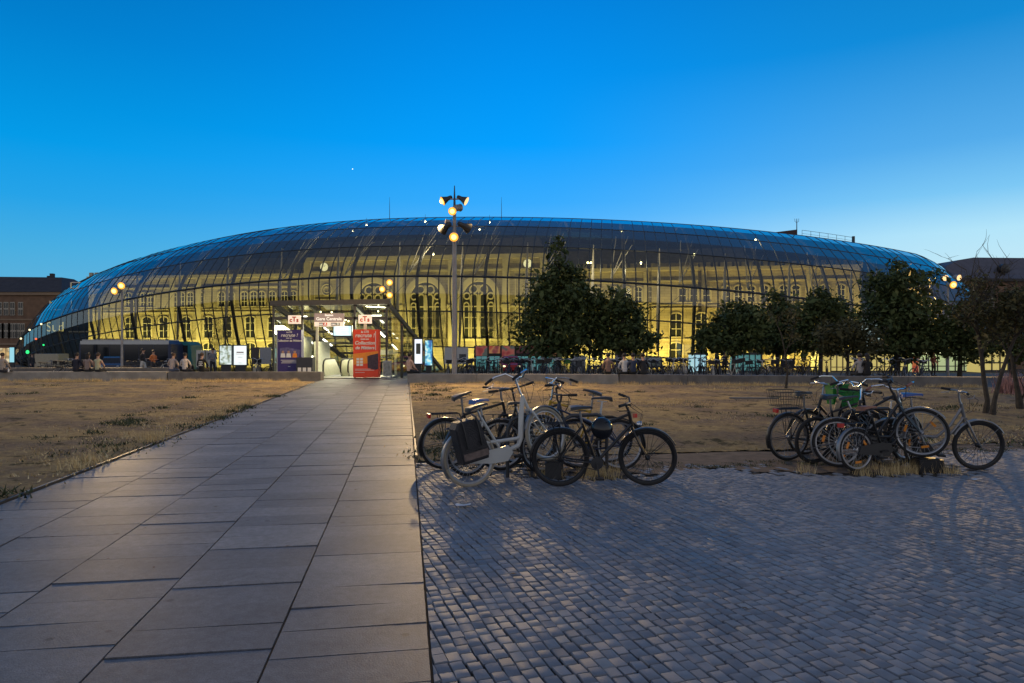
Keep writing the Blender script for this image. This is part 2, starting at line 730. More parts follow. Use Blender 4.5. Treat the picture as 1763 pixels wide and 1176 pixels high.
# ---- lawns: dry turf over bare soil
def lawn_material():
    m, n, b = newmat('parched_turf')
    b.inputs['Roughness'].default_value = .95
    b.inputs['Specular IOR Level'].default_value = .15
    t = n.nodes.new('ShaderNodeTexCoord')

    def noise(s, d=6, rgh=.6):
        q = n.nodes.new('ShaderNodeTexNoise')
        q.inputs['Scale'].default_value = s
        q.inputs['Detail'].default_value = d
        q.inputs['Roughness'].default_value = rgh
        n.links.new(t.outputs['Object'], q.inputs['Vector'])
        return q.outputs['Fac']

    def rmp(f, stops):
        r = n.nodes.new('ShaderNodeValToRGB')
        while len(r.color_ramp.elements) < len(stops):
            r.color_ramp.elements.new(.5)
        for e, (p_, c) in zip(r.color_ramp.elements, stops):
            e.position = p_
            e.color = (*c, 1) if len(c) == 3 else c
        n.links.new(f, r.inputs[0])
        return r.outputs[0]

    straw = rmp(noise(6, 8, .75), [(.25, (.20, .14, .07)), (.45, (.47, .34, .17)), (.6, (.60, .45, .22)), (.8, (.70, .55, .31))])
    soil = rmp(noise(9, 8, .7), [(.3, (.17, .125, .09)), (.55, (.33, .25, .175)), (.75, (.44, .34, .24))])
    k = rmp(noise(.45, 7, .65), [(.42, (0, 0, 0)), (.56, (1, 1, 1))])
    mx_ = n.nodes.new('ShaderNodeMix')
    mx_.data_type = 'RGBA'
    n.links.new(k, mx_.inputs['Factor'])
    n.links.new(straw, mx_.inputs['A'])
    n.links.new(soil, mx_.inputs['B'])
    k2 = rmp(noise(1.6, 7, .7), [(.56, (0, 0, 0)), (.63, (1, 1, 1))])  # dark green patches, widened so the colour also imitates small shadows
    mx3 = n.nodes.new('ShaderNodeMix')
    mx3.data_type = 'RGBA'
    n.links.new(k2, mx3.inputs['Factor'])
    n.links.new(mx_.outputs['Result'], mx3.inputs['A'])
    mx3.inputs['B'].default_value = (.085, .075, .038, 1)
    n.links.new(mx3.outputs['Result'], b.inputs['Base Color'])
    bp = n.nodes.new('ShaderNodeBump')
    bp.inputs['Strength'].default_value = 1
    bp.inputs['Distance'].default_value = .16
    n.links.new(noise(13, 9, .8), bp.inputs['Height'])
    n.links.new(bp.outputs[0], b.inputs['Normal'])
    return m


M['turf'] = lawn_material()


def lawn_sheet(name, poly, nx, ny):
    """poly: near-left, near-right, far-right, far-left; gently lumpy"""
    a, b, c, d = [np.array(q, float) for q in poly]
    vs_, fs_ = [], []
    for j in range(ny + 1):
        v = j / ny
        for i in range(nx + 1):
            u = i / nx
            q = (a * (1 - u) + b * u) * (1 - v) + (d * (1 - u) + c * u) * v
            e = min(u, 1 - u, v * 2, (1 - v) * 2) * 8
            z = .012 + min(1, e) * (.03 * math.sin(q[0] * .9 + q[1] * .35) + .025 * math.sin(q[1] * 1.3 - q[0] * .6) + .03)
            z += random.uniform(-.012, .012)
            vs_.append((q[0], q[1], z))
    for j in range(ny):
        for i in range(nx):
            o = j * (nx + 1) + i
            fs_.append((o, o + 1, o + nx + 2, o + nx + 1))
    o = npmesh(name, vs_, fs_, M['turf'])
    o.data.polygons.foreach_set('use_smooth', [True] * len(fs_))
    return struct(o)


LL = [(-40, -2), tuple(path_pt(-2, -4.26))[:2], tuple(path_pt(33.9, -4.26))[:2], (-40, 33.2)]
LR = [tuple(path_pt(9.95, .18))[:2], (9.2, 11.9), (20.8, 27.5), tuple(path_pt(32, .18))[:2]]
lawn_sheet('lawn', LL, 180, 180)
lawn_sheet('lawn', LR, 150, 130)
# ragged earth strip where the right lawn runs out over the setts
d = MB()
n_ = 70
va = []
for i in range(n_ + 1):
    x = -1.2 + 11.5 * i / n_
    va.append((x, paved_far(x) - .25 - .35 * random.random() - (.5 if 2.9 < x < 6.3 else 0) * math.sin((x - 2.9) / 3.4 * PI) - (.55 * math.sin((x + .1) / 2.4 * PI) if -.1 < x < 2.3 else 0), -.002))
vb = [(x, paved_far(x) + .9, .006) for x, _, _ in va]
d.add(va + vb, [(i, i + 1, n_ + 2 + i, n_ + 1 + i) for i in range(n_)])
struct(d.build('earth_strip', M['dirt'], smooth=False))

# side paving past the right lawn
sp = MB()
sp.add([(10.6, 12.4, .004), (40, 10, .004), (40, 31, .004), (22.0, 27.9, .004)], [(0, 1, 2, 3)])
struct(sp.build('side_paving', plain('worn_side_paving', (.17, .175, .19), .5, var=.2, scale=1.5, bump=.15), smooth=False))


# ---- grass blades and weeds, too many to count
def inside(poly, P):
    px_, py_ = P[:, 0], P[:, 1]
    ok = np.ones(len(P), bool)
    k = len(poly)
    for i in range(k):
        a, b = poly[i], poly[(i + 1) % k]
        ok &= ((b[0] - a[0]) * (py_ - a[1]) - (b[1] - a[1]) * (px_ - a[0])) > 0
    return ok


def blades(name, centres, per, spread, hmin, hmax, wmin, wmax, mat, splay=.8, zb=.01):
    c = np.repeat(np.asarray(centres, float), per, axis=0)
    n = len(c)
    P = c + rng.normal(0, spread, (n, 2))
    ang = rng.uniform(0, 2 * PI, n)
    h = rng.uniform(hmin, hmax, n) * np.exp(-np.linalg.norm(P - c, axis=1) / (spread * 4))
    w = rng.uniform(wmin, wmax, n)
    ln = rng.uniform(.1, splay, n) * h
    la = ang + rng.uniform(-.8, .8, n)
    v = np.zeros((n, 3, 3))
    dx, dy = np.cos(ang + PI / 2) * w / 2, np.sin(ang + PI / 2) * w / 2
    v[:, 0] = np.c_[P[:, 0] - dx, P[:, 1] - dy, np.full(n, zb)]
    v[:, 1] = np.c_[P[:, 0] + dx, P[:, 1] + dy, np.full(n, zb)]
    v[:, 2] = np.c_[P[:, 0] + np.cos(la) * ln, P[:, 1] + np.sin(la) * ln, zb + h]
    f = np.arange(n * 3).reshape(n, 3)
    o = npmesh(name, v.reshape(-1, 3), f, mat, k=3)
    return tag(o, None, None, None, 'stuff')


M['straw'] = island('straw_blades', [(0, (.42, .29, .13)), (.6, (.66, .49, .23)), (1, (.78, .62, .34))], .9)
M['weed'] = island('weed_leaves', [(0, (.03, .04, .014)), (.6, (.055, .068, .025)), (1, (.11, .12, .045))], .8)


def scatter(poly, n, ymin, ymax, xmin, xmax):
    P = np.c_[rng.uniform(xmin, xmax, n), ymin + (ymax - ymin) * rng.uniform(0, 1, n) ** 1.3]
    return P[inside(poly, P)]


cl = np.vstack([scatter(LL, 5200, 6, 33.5, -32, -4), scatter(LR, 3200, 10, 31.8, -5, 20)])
keep = (np.sin(cl[:, 0] * .8 + 1.3 * np.sin(cl[:, 1] * .5)) + np.sin(cl[:, 1] * .9 + cl[:, 0] * .3)) > rng.uniform(-1.6, 1.2, len(cl))
blades('dry_grass', cl[keep], 22, .18, .02, .075, .012, .026, M['straw'], 1.8)
# taller tufts against the walls, along the path edge, and round the cycle stands
tf = []
for _ in range(240):
    tf.append((random.uniform(-34, -10), 33.0 - random.random() * .8))
for _ in range(150):
    x = random.uniform(-4.5, 19)
    tf.append((x, 31.0 - .15 * max(0, x) - random.random() * .7))
for _ in range(16):
    q = path_pt(random.uniform(6, 32), -4.36 - random.random() * .15)
    tf.append((q.x, q.y))
blades('dry_grass_tufts', tf, 60, .12, .08, .26, .006, .014, M['straw'], .7)
tf = [(random.gauss(1.0, .45), random.gauss(8.75, .16)) for _ in range(12)] + [(random.gauss(5.0, .55), random.gauss(9.0, .14)) for _ in range(12)] + [(5.75, 8.95), (5.8, 9.0), (5.2, 8.95)]
blades('stand_grass_tufts', tf, 70, .07, .06, .26, .003, .007, M['straw'], .8, zb=-.01)
wd_c = []
for _ in range(60):
    wd_c.append((random.uniform(-14.5, -5.0), random.uniform(7.5, 18)))
for _ in range(55):
    wd_c.append((random.uniform(-24, -6), random.uniform(14, 31)))
for _ in range(20):
    q = path_pt(random.uniform(5, 24), -4.3 - random.random() * .12)
    wd_c.append((q.x, q.y))
for _ in range(40):
    wd_c.append((random.uniform(-4.4, -1.2), random.uniform(21, 31)))
for _ in range(60):
    wd_c.append((random.uniform(-1, 15), random.uniform(11.5, 26)))
for _ in range(26):
    q = path_pt(random.uniform(9.7, 13), .3 + random.random() * 1.1)
    wd_c.append((q.x, q.y))
wd_c = [q for q in wd_c if (q[0] * PN.x + q[1] * PN.y) < -4.25 or (q[0] * PN.x + q[1] * PN.y) > .18]
wsz = len(wd_c)
blades('weeds', wd_c[::2], 60, .15, .04, .13, .02, .045, M['weed'], 1.8)
blades('weeds', wd_c[1::2], 36, .26, .03, .09, .02, .04, M['weed'], 1.8)
blades('moss_tufts', [(x, paved_far(x) - random.uniform(-.1, .35)) for x in np.linspace(-.9, 9, 90)], 40, .07, .01, .05, .01, .02, M['weed'], 1.6, zb=-.005)
# fallen leaves and litter flecks
lv, lf = [], []
for i in range(110):
    x, y = random.uniform(-.2, 8), random.uniform(3.5, 9.6)
    if random.random() < .5:
        q = path_pt(random.uniform(4, 20), random.uniform(-4.1, .1))
        x, y = q.x, q.y
    a, s = random.uniform(0, 6.3), random.uniform(.008, .022)
    o = len(lv)
    for t_, rr in ((0, 1.4), (1.3, .7), (3.1, 1.3), (4.6, .7)):
        lv.append((x + math.cos(a + t_) * s * rr, y + math.sin(a + t_) * s * rr, .012 + random.uniform(0, .006)))
    lf.append((o, o + 1, o + 2, o + 3))
tag(npmesh('fallen_leaves', lv, lf, island('leaf_litter', [(0, (.05, .03, .015)), (.7, (.12, .07, .03)), (.93, (.16, .1, .04)), (1, (.6, .58, .5))], .8)), None, None, None, 'stuff')
# two crumpled scraps of clear wrapping on the setts
M['wrap'] = plain('clear_wrapping', (.55, .60, .68), .25)
for x, y, s, lb in ((-.55, 7.55, .06, 'crumpled scrap of clear plastic under the rear wheel of the white bicycle'),
                    (-.5, 7.05, .085, 'flat torn scrap of clear plastic on the setts in front of the bicycles'),
                    (5.75, 8.45, .06, 'small pale scrap of paper on the earth before the right cycle stand')):
    w = MB()
    w.add([(x, y, .012)] + [(x + s * math.cos(i * .8) * random.uniform(.5, 1.3), y + s * .6 * math.sin(i * .8) * random.uniform(.5, 1.3), .01 + random.random() * s * .3) for i in range(8)], [(0, i + 1, (i + 1) % 8 + 1) for i in range(8)])
    tag(w.build('plastic_scrap', M['wrap'], smooth=False), lb, 'litter')

# ---- low concrete bench walls
def bench(name, pts, h, dep, mat, label):
    o = MB()
    for (a, b) in zip(pts[:-1], pts[1:]):
        a, b = Vector((*a, 0)), Vector((*b, 0))
        dr = (b - a).normalized()
        sd = Vector((-dr.y, dr.x, 0))
        ln = (b - a).length
        k = max(1, round(ln / 3.0))
        for i in range(k):
            p0, p1 = a + dr * (ln * i / k + .006), a + dr * (ln * (i + 1) / k - .006)
            c = [p0, p1, p1 + sd * dep, p0 + sd * dep]
            z0, z1, bv = -.3, h, .015
            cc = (p0 + p1 + sd * dep) / 2
            v = [Vector((q.x, q.y, z0)) for q in c] + [Vector((q.x, q.y, z1 - bv)) for q in c] + [Vector((q.x, q.y, z1)) + (Vector((cc.x, cc.y, z1)) - Vector((q.x, q.y, z1))).normalized() * bv * 1.4 for q in c]
            fs = []
            for l in (0, 4):
                for i_ in range(4):
                    j_ = (i_ + 1) % 4
                    fs.append((l + i_, l + j_, l + 4 + j_, l + 4 + i_))
            fs.append((8, 9, 10, 11))
            o.add(v, fs)
    return tag(o.build(name, mat, smooth=False), label, 'bench wall')


bench('bench_wall', [(-40, 33.1), (-17.2, 34.0)], .43, .6, M['concrete'], 'pale low concrete bench wall along the far edge of the left lawn')
bench('bench_wall', [(-17.15, 34.0), (-9.55, 34.1)], .42, .6, M['concrete_dark'], 'dark concrete bench wall ending at the left of the slab path')
bench('bench_wall', [(-4.85, 31.6), (4.8, 30.8)], .42, .6, M['concrete'], 'concrete bench wall behind the lamp post right of the slab path')
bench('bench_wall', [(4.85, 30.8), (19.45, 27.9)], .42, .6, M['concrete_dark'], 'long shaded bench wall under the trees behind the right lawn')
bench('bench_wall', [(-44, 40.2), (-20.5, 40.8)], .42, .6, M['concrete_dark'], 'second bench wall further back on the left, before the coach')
# ================================================================== station: stone palace inside a glass shell
TH = R(8.0)
SU = Vector((math.cos(TH), -math.sin(TH), 0))      # along the facade, to the right
SN = Vector((math.sin(TH), math.cos(TH), 0))       # into the building
SC_ = Vector((-13.8, 112, 0))
GR = -1.8


def st(s, d, z):
    """s along the facade, d behind it"""
    q = SC_ + SU * s + SN * d
    return Vector((q.x, q.y, z))


SL, SR = 75.0, 88.0
ROWS = [  # offset behind the front line, height at middle, fall to the left, fall to the right
    (3.4, GR, 0, 0), (2.0, 1.8, .0013, .0011), (.5, 6.2, .0014, .00105), (0, 10.5, .00155, .0010), (3.5, 14.8, .0015, .00085),
    (9, 18.25, .0015, .00088), (16, 20.8, .0016, .0008), (26, 21.8, .0017, .0008), (38, 20.5, .0017, .0008), (46, 15, .0014, .0008), (48, 6, .0008, .0006)]


def shell_row(s, i):
    d, z, kl, kr = ROWS[i]
    g_ = 27 * max(0, 1 - (s / (SL if s < 0 else SR)) ** 2) ** (.72 if s < 0 else .6)
    zz = z - (kl if s < 0 else kr) * s * s
    tp = 1.
    if s < -60:
        tp = math.sqrt(max(0, 1 - ((s + 60) / 15.0) ** 2))
    if s > 76:
        tp = math.sqrt(max(0, 1 - ((s - 76) / 12.2) ** 2))
    zz = GR + (zz - GR) * tp
    zz = max(zz, GR + .9 * i * tp)
    return Vector((s, -g_ + d * (.55 + .45 * tp), zz))


def shell(s, v, inset=0.):
    """v counts rows; Catmull-Rom between them"""
    i = int(min(max(0, math.floor(v)), len(ROWS) - 2))
    t = v - i
    P = [shell_row(s, min(max(0, i + k), len(ROWS) - 1)) for k in (-1, 0, 1, 2)]
    q = .5 * ((2 * P[1]) + (P[2] - P[0]) * t + (2 * P[0] - 5 * P[1] + 4 * P[2] - P[3]) * t * t + (3 * P[1] - P[0] - 3 * P[2] + P[3]) * t ** 3)
    if inset:
        a = shell_row(s, i)
        b = shell_row(s, i + 1)
        tg = (b - a).normalized()
        nn = Vector((0, tg.z, -tg.y))       # towards the inside
        q = q + nn * inset
    return st(q.x, q.y, q.z)


SH = thing('glass_shell', 'long curved glass shell roof wrapped round the front of the old stone station', 'glass roof', st(0, -27, GR))
SHI = SH.matrix_basis.inverted()


def shb(mb, name, mat, smooth=True, parent=None):
    mb.xf(Matrix.Translation(-SH.location))
    return mb.build(name, mat, parent or SH, smooth)


ss = [-74.9 + 1.415 * i for i in range(115)]
vv = [k * .5 for k in range(0, 21)]
o = MB()
for s in ss:
    for v in vv:
        o.v.append(tuple(shell(s, v)))
nv = len(vv)
for i in range(len(ss) - 1):
    for j in range(nv - 1):
        o.f.append((i * nv + j, (i + 1) * nv + j, (i + 1) * nv + j + 1, i * nv + j + 1))
        o.m.append(0)
M['shell_glass'] = glass('shell_glass', (.62, .63, .60), 1.6, 1.75, .05, .15)
shb(o, 'glazing', M['shell_glass'], False)

# glazing ribs, every sixth one a deeper arch
k = 0
s = -74.9
while s < 87.3:
    main = (k % 6 == 3)
    o = MB()
    if main:
        o.tube([shell(s, v * .5, .35) for v in range(0, 17)], .22, 6)
        shb(o, 'arch', M['arch'])
    else:
        o.tube([shell(s, v * .5, .03) for v in range(0, 15)], .085, 4)
        shb(o, 'glazing_rib', M['rib'])
    k += 1
    s += 1.415
for i, w in ((1, .09), (2, .095), (3, .14), (4, .085), (5, .085), (6, .07)):
    o = MB()
    o.tube([shell(-74.8 + 162.1 * q / 120, i, .02) for q in range(121)], w, 5)
    shb(o, 'transom', M['rib'])
# cream masts and fans of struts that hold the shell up from inside
for q, s in enumerate(np.arange(-50, 62, 8.49)):
    a = shell(s, 2.4)
    base = st(s + .6, (a - SC_).dot(SN) + 5.0, 1.0)
    top = shell(s + 1.0, 4.35, .6)
    o = MB()
    o.tube([base, base.lerp(top, .35), base.lerp(top, .7), top], [.1, .22, .2, .06], 8)
    shb(o, 'mast', M['mast'])
    nd = shell(s + 3.2, 3.35, 1.6)
    for (ds, v) in ((3.6, 4.7), (5.2, 4.75), (5.6, 4.3)):
        o = MB()
        o.tube([nd, shell(s + ds + .3, v, .25)], .06, 6)
        shb(o, 'strut', M['mast'])
# bracing cables
o = MB()
for s in np.arange(-46, 60, 8.49):
    o.tube([shell(s, 1.2, .8), shell(s + 4.2, 2.0, .5), shell(s + 8.4, 3.0, .4)], .03, 4)
shb(o, 'bracing_cable', M['rib'])
# frosted panels printed on the glass
M['film'] = bpy.data.materials.new('frosted_film')
M['film'].use_nodes = True
n = M['film'].node_tree
pbs = n.nodes['Principled BSDF']
pbs.inputs['Base Color'].default_value = (.55, .53, .48, 1)
pbs.inputs['Roughness'].default_value = .8
tcf = n.nodes.new('ShaderNodeTexCoord')
nof = n.nodes.new('ShaderNodeTexNoise')
nof.inputs['Scale'].default_value = .55
nof.inputs['Detail'].default_value = 2
n.links.new(tcf.outputs['Object'], nof.inputs['Vector'])
mrf = n.nodes.new('ShaderNodeMapRange')
mrf.inputs['From Min'].default_value = .4
mrf.inputs['From Max'].default_value = .6
mrf.inputs['To Min'].default_value = .25
mrf.inputs['To Max'].default_value = .6
n.links.new(nof.outputs['Fac'], mrf.inputs['Value'])
n.links.new(mrf.outputs[0], pbs.inputs['Alpha'])
for s0, s1 in ((4.9, 9.2), (13.5, 18.2), (-24, -20.2)):
    o = MB()
    m_ = 8
    for i in range(m_ + 1):
        for v in (1.02, 1.25, 1.5, 1.75, 1.97):
            o.v.append(tuple(shell(s0 + (s1 - s0) * i / m_, v, .12)))
    for i in range(m_):
        for j in range(4):
            o.f.append((i * 5 + j, i * 5 + 5 + j, i * 5 + 6 + j, i * 5 + 1 + j))
            o.m.append(0)
    shb(o, 'frosted_panel', M['film'])

# ---- stone building
M['stone'] = None
m, n, b = newmat('station_sandstone')
b.inputs['Roughness'].default_value = .85
t = n.nodes.new('ShaderNodeTexCoord')
bk = n.nodes.new('ShaderNodeTexBrick')
bk.inputs['Scale'].default_value = 1
bk.inputs['Brick Width'].default_value = 1.1
bk.inputs['Row Height'].default_value = .42
bk.inputs['Mortar Size'].default_value = .02
bk.inputs['Color1'].default_value = (.45, .40, .27, 1)
bk.inputs['Color2'].default_value = (.38, .335, .225, 1)
bk.inputs['Mortar'].default_value = (.25, .22, .15, 1)
mp = n.nodes.new('ShaderNodeMapping')
mp.inputs['Rotation'].default_value = (R(90), 0, 0)
n.links.new(t.outputs['Object'], mp.inputs['Vector'])
n.links.new(mp.outputs[0], bk.inputs['Vector'])
no = n.nodes.new('ShaderNodeTexNoise')
no.inputs['Scale'].default_value = .35
no.inputs['Detail'].default_value = 6
n.links.new(t.outputs['Object'], no.inputs['Vector'])
mm = n.nodes.new('ShaderNodeMix')
mm.data_type = 'RGBA'
mm.blend_type = 'MULTIPLY'
mm.inputs['Factor'].default_value = .7
rr = n.nodes.new('ShaderNodeValToRGB')
rr.color_ramp.elements[0].position = .3
rr.color_ramp.elements[0].color = (.55, .52, .48, 1)
rr.color_ramp.elements[1].position = .65
n.links.new(no.outputs['Fac'], rr.inputs[0])
n.links.new(bk.outputs['Color'], mm.inputs['A'])
n.links.new(rr.outputs[0], mm.inputs['B'])
n.links.new(mm.outputs['Result'], b.inputs['Base Color'])
M['stone'] = m
M['trim'] = plain('carved_trim_stone', (.47, .42, .29), .8, var=.12, scale=.8)
M['slate'] = plain('slate_roof', (.15, .145, .14), .6, var=.25, scale=1.5)
M['pane'] = plain('dark_window_pane', (.02, .022, .02), .12, var=.1)
M['leaded'] = plain('leaded_glass', (.03, .033, .02), .35, var=.4, scale=3)
M['frame_white'] = plain('white_window_frame', (.62, .58, .45), .6)

ST = thing('station_building', 'old yellow lit sandstone station with tall arched windows inside the glass shell', 'station', (SC_.x, SC_.y, GR), (0, 0, -TH))
# building coordinates: x along, y into, z above ground


def sb(mb, name, mat, parent=None, smooth=False):
    return mb.build(name, mat, parent or ST, smooth)


HW, HC = 15.9, 18.3          # heights of wings and middle
wl, wr = -61.6, 67.0
ml, mrr = -20.4, 19.5
o = MB()
o.box(wl, ml, 0, 16, 0, HW)
o.box(mrr, wr, 0, 16, 0, HW)
sb(o, 'wall', M['stone'])
o = MB()
o.box(ml, mrr, -1.4, 16, 0, HC)
sb(o, 'wall', M['stone'])
o = MB()
o.box(36.0, 43.0, -.8, -.02, 0, HW + .6)
sb(o, 'wall', M['stone'])
# string courses and cornices
o = MB()
for (a, b, y) in ((wl, ml - .02, 0), (mrr + .02, 35.98, 0), (43.02, wr, 0), (36, 43, -.8)):
    for (z, h, d_) in ((4.5, .3, .22), (9.3, .28, .2), (9.9, .16, .14), (13.6, .25, .2), (HW - .55, .55, .5), (1.2, .2, .15)):
        o.box(a, b, y - d_, y - .003, z, z + h)
for (z, h, d_) in ((4.5, .3, .25), (HC - 2.6, .3, .25), (HC - .7, .7, .55), (9.9, .2, .18), (1.2, .2, .15)):
    o.box(ml, mrr, -1.4 - d_, -1.403, z, z + h)
sb(o, 'cornice', M['trim'])
# crenellated parapet
o = MB()
x = wl
while x < wr:
    if not (ml - 1 < x < mrr):
        o.box(x, x + .62, .1, .5, HW + .003, HW + .75)
    x += 1.06
sb(o, 'parapet', M['trim'])
# pilasters
o = MB()
for x in (-20.1, -13.2, -4.35, 4.35, 13.2, 19.2):
    o.box(x - .55, x + .55, -1.85, -1.403, 0, HC - .75)
    o.box(x - .7, x + .7, -2.0, -1.86, 9.6, 10.3)
for x in (-61, -45.5, -40.5, -22.2, 21.5, 35.2, 44, 59.5, 66.3):
    o.box(x - .4, x + .4, -.28, -.004, 0, HW - .6)
sb(o, 'pilaster', M['trim'])
# panelled relief over the wing of the middle block
o = MB()
for x in (-16.8, 16.8):
    for z in (11.3, 7.0):
        o.box(x - 2.2, x + 2.2, -1.55, -1.403, z, z + .14)
        o.box(x - 2.2, x + 2.2, -1.55, -1.403, z + 3.3, z + 3.44)
        o.box(x - 2.2, x - 2.05, -1.55, -1.403, z + .145, z + 3.295)
        o.box(x + 2.05, x + 2.2, -1.55, -1.403, z + .145, z + 3.295)
    for r_ in (.9, .5):
        o.torus((x, -1.45, 13.0), r_, .09, 24, 6)
sb(o, 'carved_panel', M['trim'])
# roofs, kept clear below the shell
o = MB()
for (a, b, y0, h0, h1) in ((-50, ml, .8, HW + .01, 19.2), (mrr, 52, .8, HW + .01, 19.4), (ml, mrr, -.6, HC + .01, 21.6)):
    o.add([(a, y0, h0), (b, y0, h0), (b, 12, h0), (a, 12, h0), (a + 1.5, y0 + 3.6, h1), (b - 1.5, y0 + 3.6, h1), (b - 1.5, 9, h1), (a + 1.5, 9, h1)],
          [(0, 1, 5, 4), (1, 2, 6, 5), (2, 3, 7, 6), (3, 0, 4, 7), (4, 5, 6, 7)])
sb(o, 'roof', M['slate'])


def arch_outline(w, h, n=10, rise=None):
    """window outline, centred on x, foot at 0; top an arch of the given rise"""
    r_ = w / 2
    rise = r_ if rise is None else rise
    pts = [(-r_, 0), (r_, 0)]
    for i in range(n + 1):
        a = PI * i / n
        pts.append((r_ * math.cos(a), h - rise + rise * math.sin(a)))
    return pts


def window_mesh(w, h, rise, bars, fw=.2):
    """stone surround, frame, pane"""
    outer = arch_outline(w + 2 * fw, h + fw, 12, rise + fw * .6 if rise else .02)
    inner = arch_outline(w, h, 12, rise if rise else .01)
    k_ = len(outer)
    s_ = MB()
    v = [(a, -.16, b) for a, b in outer] + [(a, -.16, b + .002) for a, b in inner] + [(a, -.004, b) for a, b in outer] + [(a, -.03, b) for a, b in inner]
    fs = []
    for i in range(k_):
        j = (i + 1) % k_
        fs += [(i, j, k_ + j, k_ + i), (i, 2 * k_ + i, 2 * k_ + j, j), (k_ + i, k_ + j, 3 * k_ + j, 3 * k_ + i)]
    s_.add(v, fs)
    s_.box(-w / 2 - fw - .1, w / 2 + fw + .1, -.26, -.004, -.16, -.003)
    f_ = MB()
    f_.box(-.05, .05, -.085, -.04, .06, h - .05)
    f_.box(-w / 2, -w / 2 + .09, -.085, -.04, .06, h - rise)
    f_.box(w / 2 - .09, w / 2, -.085, -.04, .06, h - rise)
    for z in bars:
        f_.box(-w / 2 + .095, -.055, -.083, -.042, z - .045, z + .045)
        f_.box(.055, w / 2 - .095, -.083, -.042, z - .045, z + .045)
    p_ = MB()
    p_.prism(inner, .02, 'y', -.03)
    return s_, f_, p_


protos = {}


def window(kind, x, z, y=0.):
    if kind not in protos:
        w, h, rise, bars = {'upper': (1.15, 2.45, .45, (.85, 1.75)), 'square': (1.15, 2.1, 0, (1.0,)), 'lower': (1.7, 3.6, .5, (1.2, 2.5)),
                            'small': (.95, 2.2, .4, (.8, 1.6)), 'ground': (1.9, 2.7, .5, (1.6,))}[kind]
        s_, f_, p_ = window_mesh(w, h, rise, bars)
        a = s_.build('window', M['trim'], ST, False)
        b = f_.build('frame', M['frame_white'], a, False)
        c = p_.build('pane', M['pane'], a, False)
        protos[kind] = a
        r_ = a
    else:
        a = protos[kind]
        r_ = a.copy()
        COL.objects.link(r_)
        for ch in a.children:
            c = ch.copy()
            COL.objects.link(c)
            c.parent = r_
    r_.location = (x, y, z)


def s_at(px, d=0.):
    """where on the facade a sight line meets it"""
    k_ = (px - 881.5) / 1175
    a = SC_ + SN * d
    return (k_ * a.y - a.x) / (SU.x - k_ * SU.y)


for px in (222, 235, 248, 260, 299.5, 313, 328, 345, 382, 398, 421, 437, 451, 469, 490, 505):
    window('upper', s_at(px), 10.45)
for px in (1029, 1058, 1079, 1099, 1119, 1250, 1271, 1293, 1316, 1349, 1370, 1395, 1420, 1448, 1468):
    window('upper', s_at(px), 10.45)
for px in (1174, 1193.5, 1215):
    window('square', s_at(px), 10.45, -.8)
for px in (224, 253.5, 282, 321, 359, 391, 431, 470, 505):
    window('lower', s_at(px), 5.1)
for px in (1029, 1068, 1105, 1255, 1298, 1345, 1390, 1440):
    window('lower', s_at(px), 5.1)
for px in (1163, 1206):
    window('lower', s_at(px), 5.1, -.8)
for px in (224, 253.5, 282, 321, 359, 391, 431, 470, 505, 1029, 1068, 1105, 1255, 1298, 1345, 1390, 1440):
    window('ground', s_at(px), 1.45)
for px in (1163, 1206):
    window('ground', s_at(px), 1.45, -.8)
# three great traceried windows
for gx in (-8.75, 0, 8.75):
    w, h, zf = 5.2, 9.3, 4.85
    outer = arch_outline(w + 1.6, h + .8, 22)
    inner = arch_outline(w, h, 22)
    kk = len(outer)
    o = MB()
    v = [(a, -1.75, b) for a, b in outer] + [(a, -1.75, b + .001) for a, b in inner] + [(a, -1.404, b) for a, b in outer] + [(a, -1.45, b) for a, b in inner]
    fs = []
    for i in range(kk):
        j = (i + 1) % kk
        fs += [(i, j, kk + j, kk + i), (i, 2 * kk + i, 2 * kk + j, j), (kk + i, kk + j, 3 * kk + j, 3 * kk + i)]
    o.add(v, fs)
    o.box(-3.6, 3.6, -1.9, -1.404, -.3, -.003)
    wn = o.build('great_window', M['trim'], ST, False)
    wn.location = (gx, 0, zf)
    o = MB()
    o.prism(inner, .02, 'y', -1.44)
    sb(o, 'leaded_pane', M['leaded'], wn)
    o = MB()
    zs = h - w / 2          # spring line
    for x_ in (-1.05, 1.05):                 # main lights with rounded heads
        pass
    for x_ in (-2.0, -.72, .72, 2.0):
        rw = .5 if abs(x_) < 1 else .42
        top = 6.7 if abs(x_) < 1 else 5.4
        o.tube([(x_ - rw, -1.5, .05), (x_ - rw, -1.5, top)] + [(x_ + rw * math.cos(PI - PI * i / 8), -1.5, top + rw * math.sin(PI * i / 8)) for i in range(1, 8)] + [(x_ + rw, -1.5, top), (x_ + rw, -1.5, .05)], .13, 5)
    o.tube([(0, -1.5, .05), (0, -1.5, 7.1)], .17, 5)
    for x_, z_, r_ in ((-.8, 7.95, .62), (.8, 7.95, .62), (-1.95, 6.85, .5), (1.95, 6.85, .5)):
        o.torus((x_, -1.5, z_), r_, .13, 20, 5)
    o.torus((0, -1.5, 6.7), 2.55, .14, 30, 5, 'y', 0, 180)
    for z_ in (1.7, 3.4):
        o.box(-2.55, 2.55, -1.53, -1.455, z_ - .07, z_ + .07)
    # fill between the circles
    o.prism([(-.3, 8.6), (.3, 8.6), (.12, 7.2), (-.12, 7.2)], .06, 'y', -1.54)
    for sgn in (-1, 1):
        o.prism([(sgn * 1.35, 7.2), (sgn * 1.6, 7.75), (sgn * 1.42, 8.0), (sgn * 1.2, 7.35)], .06, 'y', -1.54)
        o.prism([(sgn * 1.3, 5.6), (sgn * 1.5, 6.4), (sgn * 1.15, 7.2), (sgn * 1.12, 5.6)], .06, 'y', -1.54)
    sb(o, 'tracery', M['trim'], wn)
